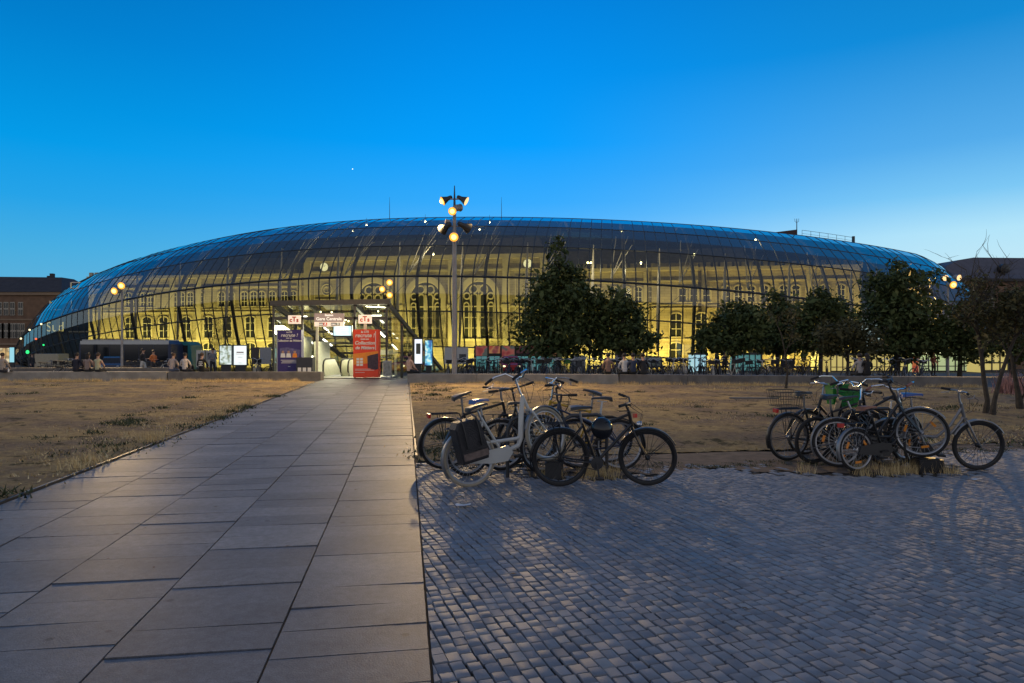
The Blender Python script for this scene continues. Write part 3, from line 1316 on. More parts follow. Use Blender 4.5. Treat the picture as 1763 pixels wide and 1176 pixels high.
# ground floor: plain plinth shops, partly lit
M['shoplit'] = glow('lit_shop_glass', (.75, .72, .38), .55)
M['shopteal'] = glow('teal_shop_glass', (.10, .30, .29), .5)
M['dimlit'] = glow('dim_lit_glass', (.35, .36, .18), .45)
for px0, px1, z1_, mt in ((1395, 1425, 2.9, 'shoplit'), (1470, 1492, 2.8, 'dimlit'), (1112, 1140, 2.4, 'dimlit')):
    o = MB()
    o.box(s_at(px0), s_at(px1), -.36, -.29, .1, z1_)
    sb(o, 'shop_window', M[mt])
# clocks
M['dial'] = glow('lit_clock_dial', (1.0, .95, .55), .95)
for s_, lb in ((-16.9, 'round lit clock left of the great windows, glowing through the shell'), (16.75, 'round lit clock just left of the tall tree, glowing through the shell')):
    a = thing('clock', lb, 'clock', tuple(st(s_, -2.35, 14.85)), (0, 0, -TH), 'lit clocks on the station')
    o = MB()
    o.lathe((0, .06, 0), [(.72, 0), (.74, .02), (.74, .16)], 28, (0, 1, 0))
    o.box(-.06, .06, .22, .94, -.06, .06)
    o.build('case', M['black'], a)
    o = MB()
    o.lathe((0, .02, 0), [(.68, 0), (.68, .03)], 28, (0, 1, 0))
    o.build('dial', M['dial'], a)
    o = MB()
    for i in range(12):
        t_ = i * PI / 6
        o.bar((.54 * math.sin(t_), .005, .54 * math.cos(t_)), (.63 * math.sin(t_), .005, .63 * math.cos(t_)), .035, .01, (0, 1, 0))
    o.build('hour_mark', M['black'], a)
    o = MB()
    o.bar((0, -.005, 0), (.22, -.005, .28), .05, .01, (0, 1, 0))
    o.bar((0, -.012, 0), (-.12, -.012, .5), .035, .01, (0, 1, 0))
    o.build('hand', M['black'], a)
# pendant lamps under the shell
M['bulb'] = glow('pendant_bulb', (1, .93, .45), 6)
pl = [(631, 387, 5.6), (607, 398, 5.1), (732, 381, 5.6), (827, 395, 5.0), (842, 382, 5.5), (1011, 452, 3.6), (1017, 452, 3.6), (1103, 452, 3.6), (1194, 438, 4.0), (745, 437, 3.9), (1070, 399, 5.0), (1300, 413, 5.0)]
for i, (px, py, v) in enumerate(pl):
    best = None
    for s_ in np.linspace(-60, 60, 600):
        q = shell(float(s_), v, .9)
        e = abs(881.5 + 1175 * q.x / q.y - px)
        if best is None or e < best[0]:
            best = (e, q)
    q = best[1]
    q.z = CH + (598 - py) / 1175 * q.y
    a = thing('pendant_lamp', 'one of the small bright lamps hanging high up under the glass shell', 'lamp', tuple(q), group='pendant lamps under the glass shell')
    o = MB()
    o.ball((0, 0, 0), .13, 8, 6)
    o.build('bulb', M['bulb'], a)
    o = MB()
    o.tube([(0, 0, .1), (0, 0, 1.0)], .02, 5)
    o.build('cord', M['black'], a)
    if i not in (6, 8):
        lamp('POINT', 'pendant_light', Vector(q) + Vector((0, 0, -.3)), 480, (1, .85, .5), .15)
# floodlights on the concourse floor that wash the stone front
for i, s_ in enumerate(np.arange(-58, 66, 9.5)):
    s_ = float(s_)
    dd = -5.0 if not (ml < s_ < mrr) else -6.5
    dd = max(dd, -(27 * math.sqrt(max(0, 1 - (s_ / 82) ** 2)) - 5))
    a = thing('floodlight', 'one of the low floodlights standing on the concourse floor before the stone front', 'floodlight', tuple(st(s_, dd, GR)), (0, 0, -TH), 'floodlights washing the stone front')
    o = MB()
    o.box(-.8, .8, -.12, .12, .45, .75)
    o.box(-.5, -.4, -.1, .1, 0, .447)
    o.box(.4, .5, -.1, .1, 0, .447)
    o.build('housing', M['black'], a, False)
    o = MB()
    o.box(-.75, .75, -.09, .09, .752, .765)
    o.build('lens', glow('flood_lens', (1, .9, .5), 3) if i == 0 else bpy.data.materials['flood_lens'], a, False)
    warm = (1, .83, .21) if s_ < 32 else (1, .74, .16)
    lamp('AREA', 'floodlight_lamp', st(s_, dd, GR + .85), 1600 if ml < s_ < mrr else 1800, warm, target=st(s_, -.2, 7.6), size=(1.6, .35))
# sign inside the left end
SG = thing('hall_sign', 'lit yellow lettering and bracket line hanging inside the dark left end of the shell', 'sign', tuple(st(s_at(106, -7), -7, 5.0)), (0, 0, -TH))
text('lettering', 'Sud', 2.3, glow('sign_letters', (.9, .75, .25), .7), SG, (-1.2, 0, 0))
o = MB()
o.box(1.3, 7.2, -.05, .05, -.85, -.65)
o.build('bracket', M['mast'], SG, False)
# stair flight outline seen high up in the left end
o = MB()
for a_, b_ in (((-3.6, -1.8), (1.2, -1.8)), ((0, -1.8), (0, 2.6)), ((0, 2.6), (4.2, 2.6)), ((2.9, 2.6), (2.9, .0)), ((-3.4, -1.8), (-3.4, -.4))):
    o.bar((a_[0], 0, a_[1]), (b_[0], 0, b_[1]), .14, .14)
tag(o.build('steel_gantry', M['mast'], None, False, tuple(st(s_at(122, -9.0), -9.0, 9.6))), 'pale angular steel gantry seen through the left end of the shell', 'gantry')
# things on top of the shell
for s_, h in ((-3.5, 3.3), (13.6, 3.0)):
    q = shell(s_, 6.2)
    o = MB()
    o.tube([(0, 0, -.3), (0, 0, h * .6), (0, 0, h)], [.05, .035, .015], 6)
    tag(o.build('lightning_rod', M['black'], None, True, tuple(q)), 'thin lightning rod on the shell crest, the ' + ('left' if s_ < 0 else 'right') + ' one of two', 'lightning rod')
q0, q1 = shell(59.0, 6.6), shell(67.5, 6.6)
o = MB()
for i in range(7):
    t_ = i / 6
    a = shell(59 + 8.5 * t_, 6.5)
    o.tube([a, a + Vector((0, 0, 1.0))], .03, 5)
o.tube([shell(59 + 8.5 * i / 12, 6.5) + Vector((0, 0, 1.0)) for i in range(13)], .03, 5)
o.tube([shell(59 + 8.5 * i / 12, 6.5) + Vector((0, 0, .5)) for i in range(13)], .02, 5)
a = shell(67.5, 6.5)
o.cbox((a.x, a.y, a.z + .6), (.35, .3, 1.2))
tag(o.build('roof_railing', M['steel']), 'thin handrail along the right shoulder of the glass shell', 'railing')
q = shell(57.2, 6.5)
o = MB()
o.prism([(-2.6, -.3), (1.0, -.3), (1.0, .9), (-2.6, .45)], 2.5, 'y')
o.tube([(1.0, .2, .6), (1.0, .2, 2.0), (1.0, .2, 2.6)], [.07, .06, .04], 6)
for dx in (-.28, .28):
    o.tube([(1.0, .2, 2.0), (1.0 + dx, .2, 2.15), (1.0 + dx * 1.1, .2, 2.6)], .03, 5)
tag(o.build('roof_hatch', plain('dark_red_hatch', (.045, .018, .018), .6), None, False, tuple(q)), 'dark boxy roof hatch with a small aerial on the shell crest', 'roof hatch')
# ================================================================== entrance shelter
M['sheltersteel'] = plain('shelter_steel', (.085, .078, .068), .5, .2)
M['clear'] = glass('clear_glazing', (.90, .93, .90), 1.3, .6, .02)
M['tube_light'] = glow('fluorescent_tube', (1, 1, .85), 6)
M['cream_wall'] = plain('cream_lining', (.62, .62, .48), .6)
SHL = thing('entrance_shelter', 'glazed wedge shelter with sloping steel beams over the underground stair at the path end', 'shelter', (-9.85, 37, 0))
OX, OY = -9.85, 37.0


def sh_build(mb, name, mat, parent=None, smooth=False):
    mb.xf(Matrix.Translation((-OX, -OY, 0)))
    return mb.build(name, mat, parent or SHL, smooth)


def slope(x, t, dz=0):
    return Vector((x + .094 * t, 37 + t, 4.02 - .272 * t + dz))


XL, XR = -12.96, -6.74
o = MB()
o.bar((XL - .1, 36.95, 4.03), (XR + .12, 36.95, 4.12), .3, .28)
sh_build(o, 'front_beam', M['sheltersteel'])
for x in (XL, -11.0, -8.55, XR):
    o = MB()
    o.bar(slope(x, .16), slope(x, 14.8), .16, .26)
    sh_build(o, 'sloping_beam', M['sheltersteel'])
for t_ in (2.4, 4.9, 7.4, 9.9, 12.4):
    o = MB()
    o.bar(slope(XL + .1, t_, -.08), slope(XR - .1, t_, -.08), .1, .14)
    sh_build(o, 'purlin', M['sheltersteel'])
o = MB()
o.add([slope(XL, .1, .16), slope(XR, .1, .16), slope(XR, 14.6, .16), slope(XL, 14.6, .16)], [(0, 1, 2, 3)])
sh_build(o, 'roof_glass', M['clear'])
for x in (XL + .05, -11.35, -8.5, XR - .05):
    o = MB()
    w_ = .10
    o.box(x - w_ / 2, x + w_ / 2, 36.9, 37.02, -.05, 3.9)
    sh_build(o, 'post', M['sheltersteel'])
for x in (XL, XR):
    o = MB()
    a = [slope(x, .1, -.1), slope(x, 13.6, -.1)]
    o.add([Vector((a[0].x, a[0].y, -.05)), a[0], a[1], Vector((a[1].x, a[1].y, -.4))], [(0, 1, 2, 3)])
    sh_build(o, 'side_glass', M['clear'])
for x, t_ in ((XR, 5.9), (XR, 3.0), (XL, 3.0), (XL, 5.9)):
    a = slope(x, t_)
    o = MB()
    o.box(a.x - .07, a.x + .07, a.y - .07, a.y + .07, -.4, a.z - .05)
    sh_build(o, 'post', M['sheltersteel'])
# front glazing of the right bay and the dark door line
o = MB()
o.add([(-8.45, 36.96, .05), (XR - .1, 36.96, .05), (XR - .1, 36.96, 3.85), (-8.45, 36.96, 3.85)], [(0, 1, 2, 3)])
sh_build(o, 'front_glass', M['clear'])
o = MB()
o.add([(XL + .1, 36.96, .05), (-11.4, 36.96, .05), (-11.4, 36.96, 3.85), (XL + .1, 36.96, 3.85)], [(0, 1, 2, 3)])
sh_build(o, 'front_glass', M['clear'])
o = MB()
o.box(XL + .1, XR - .1, 36.9, 37.0, 3.16, 3.3)
sh_build(o, 'transom', M['sheltersteel'])
# floor and cream lining
o = MB()
o.box(XL, XR, 36.9, 40.15, -.2, .012)
sh_build(o, 'floor', plain('shelter_floor', (.42, .42, .34), .4, var=.1))
o = MB()
o.box(-12.55, -12.45, 38, 43.5, -.2, 2.3)
o.box(-11.75, -11.6, 40.5, 43.5, -.4, 2.0)
sh_build(o, 'lining', M['cream_wall'])
# tube lights under two beams and along the stair
for x, ta, tb in ((-11.0, 4.0, 5.3), (-11.0, 7.3, 8.7), (-8.55, 4.2, 5.4), (-8.55, 7.2, 8.4), (XL + .4, 6.0, 7.4), (-10.0, 1.1, 1.11)):
    o = MB()
    if tb - ta > .1:
        o.bar(slope(x + .12, ta, -.24), slope(x + .12, tb, -.24), .09, .06)
        sh_build(o, 'tube_light', M['tube_light'])
for (a, b) in (((-12.3, 37.6, 3.35), (-11.3, 37.6, 3.35)), ((-8.3, 37.6, 3.4), (-7.2, 37.6, 3.4))):
    o = MB()
    o.bar(a, b, .08, .05)
    sh_build(o, 'tube_light', M['tube_light'])
for px, py in ((552, 537), (571, 537.5), (595, 551), (600, 553), (651, 536), (566, 572)):
    o = MB()
    o.ball(((px - 881.5) / 1175 * 38.2, 38.2, CH + (598 - py) / 1175 * 38.2), .045, 8, 6)
    sh_build(o, 'spot_lamp', bpy.data.materials['pendant_bulb'])
lamp('AREA', 'shelter_lamp', (-10.6, 40.5, 2.7), 170, (1, .94, .62), target=(-10.4, 39.4, 0), size=(3.2, 1.2))
lamp('AREA', 'shelter_lamp', (-8.2, 39.5, 2.9), 190, (1, .94, .62), target=(-8.0, 37.5, 0), size=(1.6, 1.2))
lamp('AREA', 'shelter_lamp', (-9.4, 45.5, .9), 230, (1, .95, .65), target=(-9.6, 44.5, -3), size=(4, 1.5))
# escalators and a stair, each its own machine
M['esc'] = plain('escalator_cream_panel', (.55, .55, .42), .35)


def escalator(x, w, label):
    e = thing('escalator', label, 'escalator', (x, 38.6, .012), (0, 0, -.06), 'escalators in the shelter')
    for sgn in (-1, 1):
        o = MB()
        prof = [(-.1, .12), (0, .72), (.15, .88), (.5, .93), (1.9, .93), (6.2, -2.2), (6.2, -3.2), (1.9, -.02), (.2, 0)]
        o.prism([(a_, b_) for a_, b_ in prof], .06, 'x', sgn * w / 2 - .03)
        o.build('balustrade', M['esc'], e, False)
        o = MB()
        o.tube([(sgn * w / 2, .1, .06), (sgn * w / 2, -.13, .3), (sgn * w / 2, -.13, .62), (sgn * w / 2, 0, .86), (sgn * w / 2, .3, .97), (sgn * w / 2, 1.9, .97), (sgn * w / 2, 6.2, -2.16)], .045, 6)
        o.build('handrail', M['rubber'], e)
    o = MB()
    o.box(-w / 2 + .04, w / 2 - .04, -.3, 1.9, .002, .02)
    for i in range(18):
        o.box(-w / 2 + .04, w / 2 - .04, 1.9 + i * .25, 2.149 + i * .25, -.2 * (i + 1) - .2, -.19 * i)
    o.build('step', M['alu'], e, False)
    return e


escalator(-10.15, 1.0, 'left escalator with cream sides going down behind the open shelter bay')
escalator(-8.75, 1.0, 'right escalator, half hidden behind the red banner in the shelter')
# glass balustrade and rails of the fixed stair on the right
o = MB()
for i in range(7):
    o.box(-7.9 + i * .15, -7.87 + i * .15, 38.6 + i * .2, 38.63 + i * .2, .012, 1.05)
o.bar((-8.0, 38.5, 1.08), (-6.95, 39.9, 1.08), .06, .06)
o.box(-8.0, -6.9, 41.2, 41.3, 1.2, 1.5)
o.box(-7.1, -6.98, 41.2, 41.3, -.4, 1.2)
tag(o.build('stair_railing', M['cream_wall'], None, False), 'cream stair railing in the right bay of the shelter', 'railing')


# ---------------------------------------------------------------- signs and banners
M['banner_red'] = plain('banner_red', (.80, .07, .025), .5, var=.05)
M['banner_orange'] = plain('banner_orange', (.85, .28, .03), .5, var=.08)
M['banner_purple'] = plain('banner_purple', (.045, .03, .16), .5, var=.08)
M['print_white'] = plain('printed_white', (.80, .78, .74), .6, var=.03)
M['sign_brown'] = plain('sign_brown', (.25, .19, .16), .55, var=.05)
M['ink'] = plain('printed_ink', (.03, .025, .03), .6)
M['cts_red'] = plain('sign_red_ink', (.62, .09, .04), .6)

bn = thing('banner', 'tall red and orange recruitment banner with white lettering in front of the shelter', 'banner', (-7.78, 36.35, 0))
o = MB()
o.box(-.68, .68, 0, .5, .05, 2.6)
o.build('panel', M['banner_red'], bn, False)
o = MB()
o.prism([(-.66, .72), (.66, .85), (.66, 1.45), (-.66, 1.3)], .006, 'y', -.007)
o.build('orange_field', M['banner_orange'], bn, False)
o = MB()
o.prism([(.1, .55), (.5, .45), (.66, .5), (.66, 1.33), (.2, 1.22), (.08, 1.18)], .008, 'y', -.016)
o.build('phone_picture', plain('dark_picture', (.06, .035, .05), .5, var=.5, scale=12), bn, False)
o = MB()
for i in range(3):
    for j in range(2):
        o.box(-.5 + .19 * j, -.35 + .19 * j, -.014, -.008, .66 + i * .15, .78 + i * .15)
for i, (w_, z_) in enumerate(((.5, .48), (.6, .42), (.3, .3))):
    o.box(-.58, -.58 + w_ * 1.7, -.012, -.003, z_, z_ + .018)
o.build('print', M['print_white'], bn, False)
o = MB()
o.box(.5, .53, -.006, -.002, 1.5, 2.5)
o.build('edge_line', M['print_white'], bn, False)
for s_, b_, z_, sh_ in (('la CTS', .15, 2.47, .2), ('recrute !', .29, 2.28, .2), ('toute une', .11, 2.09, 0), ('Collection', .255, 1.88, .2), ('de Métiers', .235, 1.62, .2)):
    text('lettering', s_, b_, M['print_white'], bn, (-.06, -.012, z_), shear=sh_, bold=.006)

bp_ = thing('banner', 'tall dark purple recruitment banner with white lettering left of the shelter door', 'banner', (-11.85, 36.3, 0))
o = MB()
o.box(-.64, .64, 0, .45, .05, 2.58)
o.build('panel', M['banner_purple'], bp_, False)
o = MB()
o.box(-.66, -.61, -.02, .46, .05, 2.58)
o.build('edge_post', M['alu'], bp_, False)
o = MB()
o.prism([(-.48, 1.1), (.5, 1.1), (.6, 1.5), (-.1, 1.65), (-.5, 1.6)], .006, 'y', -.007)
o.build('picture', plain('picture_blue', (.12, .11, .25), .6, var=.4, scale=8), bp_, False)
for x_, c_ in ((-.33, 'skin'), (-.03, 'skin'), (.3, 'banner_orange')):
    o = MB()
    o.prism([(x_ - .13, 1.11), (x_ + .13, 1.11), (x_ + .1, 1.33), (x_ - .1, 1.33)], .004, 'y', -.012)
    o.build('figure_print', M['print_white'] if c_ == 'skin' else M[c_], bp_, False)
    o = MB()
    o.lathe((x_, -.008, 1.4), [(.07, 0), (.07, .004)], 12, (0, -1, 0))
    o.build('figure_print', M['skin'], bp_, False)
for s_, b_, z_, sh_ in (('la CTS', .11, 2.45, .2), ('recrute !', .25, 2.29, .25), ('toute une', .08, 2.14, 0), ('Collection de Métiers', .15, 2.0, .2)):
    text('lettering', s_, b_, M['print_white'], bp_, (0, -.012, z_), shear=sh_, bold=.004)
o = MB()
for w_, z_ in ((.9, .95), (.75, .88), (.85, .81), (.12, .62)):
    o.box(-w_ / 2, w_ / 2, -.006, -.002, z_, z_ + .025)
o.build('print', M['print_white'], bp_, False)


def cts(px0, px1, py0, py1, label, y=36.7, post=None):
    x0_, x1_ = (px0 - 881.5) / 1175 * y, (px1 - 881.5) / 1175 * y
    z0_, z1_ = CH + (598 - py1) / 1175 * y, CH + (598 - py0) / 1175 * y
    a = thing('station_sign', label, 'sign', ((x0_ + x1_) / 2, y, z0_))
    w_, h_ = x1_ - x0_, z1_ - z0_
    o = MB()
    o.box(-w_ / 2, w_ / 2, 0, .12, 0, h_)
    o.build('panel', glow('sign_panel', (.80, .66, .52), .75) if 'sign_panel' not in bpy.data.materials else bpy.data.materials['sign_panel'], a, False)
    text('lettering', 'c', h_ * .72, M['cts_red'], a, (-w_ * .27, -.008, h_ * .44), bold=.012)
    text('lettering', 'T', h_ * .80, M['cts_red'], a, (0, -.008, h_ * .52), bold=.012)
    text('lettering', 's', h_ * .72, M['cts_red'], a, (w_ * .27, -.008, h_ * .44), bold=.012)
    if post:
        o = MB()
        o.box(-.07, .07, .03, .1, -(z0_ - .02), -.002)
        o.build('post', M['cream_wall'], a, False)
    return a


cts(496, 517, 543, 557.5, 'small lit sign with red CTS letters at the left of the shelter front')
cts(617, 639.5, 542, 557, 'small lit sign with red CTS letters on a post above the red banner', post=True)
y = 36.6
a = thing('station_sign', 'brown and white Gare Centrale sign with red and grey line boxes', 'sign', ((566.5 - 881.5) / 1175 * y, y, CH + (598 - 562) / 1175 * y))
o = MB()
o.box(-.79, .79, 0, .12, .24, .70)
o.build('panel', glow('brown_sign_panel', (.23, .165, .135), .9), a, False)
o = MB()
o.box(-.79, .79, 0, .12, 0, .237)
o.build('line_panel', bpy.data.materials['sign_panel'], a, False)
o = MB()
o.box(-.02, .36 - .36 - .14, -.006, -.001, .04, .2) if False else o.box(-.55, -.32, -.006, -.001, .04, .2)
o.box(.1, .38, -.006, -.001, .04, .2)
o.build('line_box', plain('box_brown', (.10, .075, .06), .6), a, False)
o = MB()
o.box(-.31, -.1, -.006, -.001, .04, .2)
o.build('line_box', M['banner_red'], a, False)
o = MB()
o.box(.39, .58, -.006, -.001, .04, .2)
o.build('line_box', plain('box_green', (.08, .14, .07), .6), a, False)
gl_ = glow('sign_lettering', (.95, .86, .74), .7)
for s_, b_, x_, z_ in (('Station', .16, 0, .60), ('Gare Centrale', .235, 0, .40), ('tram', .12, -.44, .125), ('A', .17, -.2, .125), ('tram', .12, .24, .125), ('D', .17, .485, .125)):
    text('lettering', s_, b_, gl_, a, (x_, -.012, z_), bold=.004)
o = MB()
o.box(-.72, -.6, .03, .12, -2.76, -.003)
o.build('post', M['cream_wall'], a, False)
# departure screen
a = thing('departure_screen', 'bright blue white departure screen hung under the shelter beam', 'screen', (-9.25, 37.2, 2.2), (R(-8), 0, R(6)))
o = MB()
o.box(-.52, .52, 0, .1, 0, .66)
o.bar((0, .05, .66), (0, .05, 1.1), .05, .05)
o.build('case', M['black'], a, False)
o = MB()
o.box(-.47, .47, -.008, -.002, .09, .62)
o.build('screen', glow('screen_blue', (.62, .90, .97), .95), a, False)
o = MB()
for i in range(4):
    o.box(-.25, .3, -.012, -.009, .22 + i * .1, .238 + i * .1)
o.build('text_line', glow('screen_text', (.35, .5, .62), .6), a, False)
# dark vending box
a = thing('vending_box', 'low dark box with three white stickers beside the purple banner', 'box', (-10.95, 36.0, 0))
o = MB()
o.box(-.43, .43, 0, .5, .02, 1.12)
o.build('case', plain('dark_box', (.035, .037, .05), .5), a, False)
o = MB()
for x_ in (-.26, 0, .26):
    o.box(x_ - .09, x_ + .09, -.006, -.001, .38, .58)
o.build('sticker', M['print_white'], a, False)
a = thing('advert_stand', 'small grey folding board standing between the red banner and the wall end', 'board', (-6.55, 35.9, 0), (0, 0, R(-20)))
o = MB()
o.box(-.24, .24, -.03, .03, .14, .95)
o.box(-.3, .3, -.15, .15, .02, .1)
o.box(-.2, -.16, -.02, .02, .1, .137)
o.box(.16, .2, -.02, .02, .1, .137)
o.build('frame', M['alu'], a, False)
o = MB()
o.box(-.2, .2, -.036, -.031, .2, .9)
o.build('poster', plain('grey_poster', (.25, .26, .24), .6, var=.4, scale=7), a, False)


# lit advertising panels
def noise_glow(name, c1, c2, c3, s, scale):
    m, n, b = newmat(name)
    t = n.nodes.new('ShaderNodeTexCoord')
    no = n.nodes.new('ShaderNodeTexNoise')
    no.inputs['Scale'].default_value = scale
    no.inputs['Detail'].default_value = 1
    n.links.new(t.outputs['Object'], no.inputs['Vector'])
    r = n.nodes.new('ShaderNodeValToRGB')
    r.color_ramp.elements.new(.5)
    for e, (p_, c) in zip(r.color_ramp.elements, ((.38, c1), (.5, c2), (.6, c3))):
        e.position = p_
        e.color = (*c, 1)
    n.links.new(no.outputs['Fac'], r.inputs[0])
    n.links.new(r.outputs[0], b.inputs['Emission Color'])
    b.inputs['Base Color'].default_value = (.05, .05, .05, 1)
    b.inputs['Emission Strength'].default_value = s
    m.cycles.emission_sampling = 'NONE'
    return m


def totem(px0, px1, py0, py1, y, label, mat, rz=0., foot=True, extra=None):
    w_ = (px1 - px0) / 1175 * y
    xc = ((px0 + px1) / 2 - 881.5) / 1175 * y
    z0_, z1_ = CH + (598 - py1) / 1175 * y, CH + (598 - py0) / 1175 * y
    g0 = gz(y) - .03
    a = thing('advertising_case', label, 'advert panel', (xc, y, g0), (0, 0, rz))
    o = MB()
    b_ = w_ * .07
    o.box(-w_ / 2, w_ / 2, 0, .16, z0_ - g0, z1_ - g0)
    o.build('case', plain('dark_teal_case', (.015, .035, .04), .4) if 'dark_teal_case' not in bpy.data.materials else bpy.data.materials['dark_teal_case'], a, False)
    o = MB()
    if foot:
        o.box(-w_ * .35, w_ * .35, .03, .13, 0, z0_ - g0 - .003)
        o.build('foot', M['steel'], a, False)
    o = MB()
    o.box(-w_ / 2 + b_, w_ / 2 - b_, -.012, -.002, z0_ - g0 + .07, z1_ - g0 - .07)
    o.build('lit_poster', mat, a, False)
    if extra:
        extra(a, w_, z0_ - g0, z1_ - g0)
    return a


def red_print(a, w_, z0_, z1_):
    o = MB()
    for i, (q, t_) in enumerate(((.62, .5), (.55, .6), (.40, .35), (.12, .25))):
        z_ = z0_ + (z1_ - z0_) * q
        o.box(-w_ * t_ / 2, w_ * t_ / 2, -.02, -.013, z_, z_ + (.09 if i < 1 else .035))
    o.build('print', plain('faded_print', (.45, .16, .14), .6), a, False)


totem(377, 400, 594, 629, 55, 'left one of the twin lit advertising panels, showing a pale photograph', noise_glow('poster_photo', (.25, .28, .16), (.60, .72, .66), (.85, .95, .92), .9, 3))
totem(401, 426, 594, 629.5, 55.2, 'right one of the twin lit advertising panels, white with faint red print', glow('poster_white', (.86, .95, .93), .95), extra=red_print)
totem(469, 483, 598, 627, 41, 'narrow lit teal poster case half hidden behind the purple banner', noise_glow('poster_teal', (.55, .60, .2), (.2, .6, .65), (.6, .9, .9), .9, 4))


def machine(a, w_, z0_, z1_):
    h_ = z1_ - z0_
    o = MB()
    o.box(-w_ * .27, w_ * .27, -.022, -.013, z0_ + h_ * .4, z0_ + h_ * .8)
    o.build('window', plain('machine_window', (.12, .14, .10), .3), a, False)


totem(713, 727.5, 582, 628, 38.2, 'lit white ticket machine against the right end of the shelter', glow('machine_white', (.85, .92, 1), 1.0), extra=machine)
totem(731, 745, 584, 631, 38.8, 'bright blue lit poster case just right of the ticket machine', noise_glow('poster_blue', (.05, .16, .42), (.15, .62, .85), (.75, .95, .85), .95, 3.5))
totem(16, 25, 597, 625, 60, 'slim pale blue lit poster case by the left brick building', glow('poster_pale', (.35, .75, .85), .7))


def hoarding(px0, px1, py0, py1, y, label, mat, lean=0., ext=None):
    w_ = (px1 - px0) / 1175 * y
    xc = ((px0 + px1) / 2 - 881.5) / 1175 * y
    z1_ = CH + (598 - py0) / 1175 * y
    z0_ = CH + (598 - py1) / 1175 * y
    g0 = gz(y) - .03
    a = thing('hoarding', label, 'hoarding', (xc, y, g0), (lean, 0, 0))
    o = MB()
    o.box(-w_ / 2, w_ / 2, 0, .06, z0_ - g0, z1_ - g0)
    o.build('panel', mat, a, False)
    o = MB()
    for x_ in (-w_ / 2 + .06, w_ / 2 - .06):
        o.box(x_ - .04, x_ + .04, .065, .13, 0, z1_ - g0 - .1)
    o.build('post', M['steel'], a, False)
    if ext:
        o = MB()
        o.box(w_ * ext[0], w_ * ext[1], -.012, -.002, (z0_ - g0) + (z1_ - z0_) * ext[2], (z0_ - g0) + (z1_ - z0_) * ext[3])
        o.build('picture', plain('dark_photo_print', (.07, .07, .07), .6, var=.6, scale=4), a, False)
    return a


M['hoard'] = plain('pale_hoarding', (.52, .50, .46), .6, var=.05)
M['hoard_grey'] = plain('grey_hoarding', (.32, .32, .32), .6, var=.08)
hoarding(765, 782, 598, 627, 76, 'plain pale hoarding left of the lamp post', M['hoard'])
hoarding(784, 806, 598, 627, 76, 'pale hoarding with a dark square picture right of the lamp post', M['hoard'], ext=(-.2, .35, .25, .6))
hoarding(433, 446, 598, 627, 62, 'dark hoarding panel left of the shelter', plain('dark_hoarding', (.07, .055, .05), .6))
hoarding(447, 467, 598, 627, 62, 'light grey hoarding panel left of the shelter', M['hoard_grey'])
hoarding(338, 352, 603, 632, 58, 'pale display board left of the twin advertising panels, with a dark picture', M['hoard'], ext=(-.3, .3, .3, .8))
hoarding(354, 372, 603, 632, 58.3, 'pale display board right next to the twin advertising panels', M['hoard'], ext=(-.3, .2, .45, .85))
hoarding(1345, 1367, 618, 636, 60, 'black board standing among the bicycles under the trees', M['black'])
hoarding(1103, 1140, 615, 632, 62, 'grey green hoarding behind the seated people right of the tall tree', plain('green_hoarding', (.20, .22, .17), .6))
hoarding(985, 1008, 612, 640, 60, 'grey glazed display case with a pale poster under the tall tree', M['hoard_grey'], ext=(-.25, .25, .3, .7))
hoarding(1060, 1074, 611, 634, 60, 'narrow pink grey poster panel between the tree trunks', plain('pink_hoarding', (.3, .22, .22), .6), ext=(-.2, .3, .3, .6))
hoarding(971, 984, 616, 626, 46, 'small green board standing on the bicycle row', plain('green_board', (.05, .2, .03), .5))
# row of little shops by the shell foot
SHP = thing('shop_row', 'low dark row of shop fronts with red picture fascias and teal glass', 'shops', (0, 79, gz(79)))


def px_x(px, y):
    return (px - 881.5) / 1175 * y


o = MB()
o.box(px_x(816, 79), px_x(962, 79), 0, 3, 0, 3.1)
o.build('wall', M['black'], SHP, False)
cols = [noise_glow('fascia_red', (.35, .03, .03), (.5, .12, .08), (.1, .12, .1), .40, 1.2), noise_glow('fascia_orange', (.5, .03, .02), (.65, .3, .1), (.3, .05, .05), .42, 1.0)]
for i, (a_, b_) in enumerate(((819, 839), (842, 861), (864, 886), (889, 910), (913, 934), (937, 958))):
    o = MB()
    hh = (2.2, 3.05) if i in (1, 3) else (1.9, 3.05)
    o.box(px_x(a_, 79), px_x(b_, 79), -.08, -.003, *hh)
    o.build('fascia', cols[i % 2] if i != 3 else plain('fascia_dull', (.2, .06, .06), .5), SHP, False)
    o = MB()
    o.box(px_x(a_ + 1, 79), px_x(b_ - 1, 79), -.05, -.003, .2, 1.85)
    o.build('shop_glass', M['shopteal'], SHP, False)
    o = MB()
    o.box(px_x(a_ + 9, 79), px_x(a_ + 10, 79), -.09, -.052, .2, 1.85)
    o.box(px_x(a_ + 2, 79), px_x(b_ - 3, 79), -.09, -.052, 1.0, 1.08)
    o.build('glazing_bar', M['steel'], SHP, False)
# lit kiosks on the right behind the trees
LK = glow('lit_kiosk_glass', (.62, .75, .40), .42)
M['kioskwarm'] = glow('warm_kiosk_wall', (.95, .72, .22), .42)


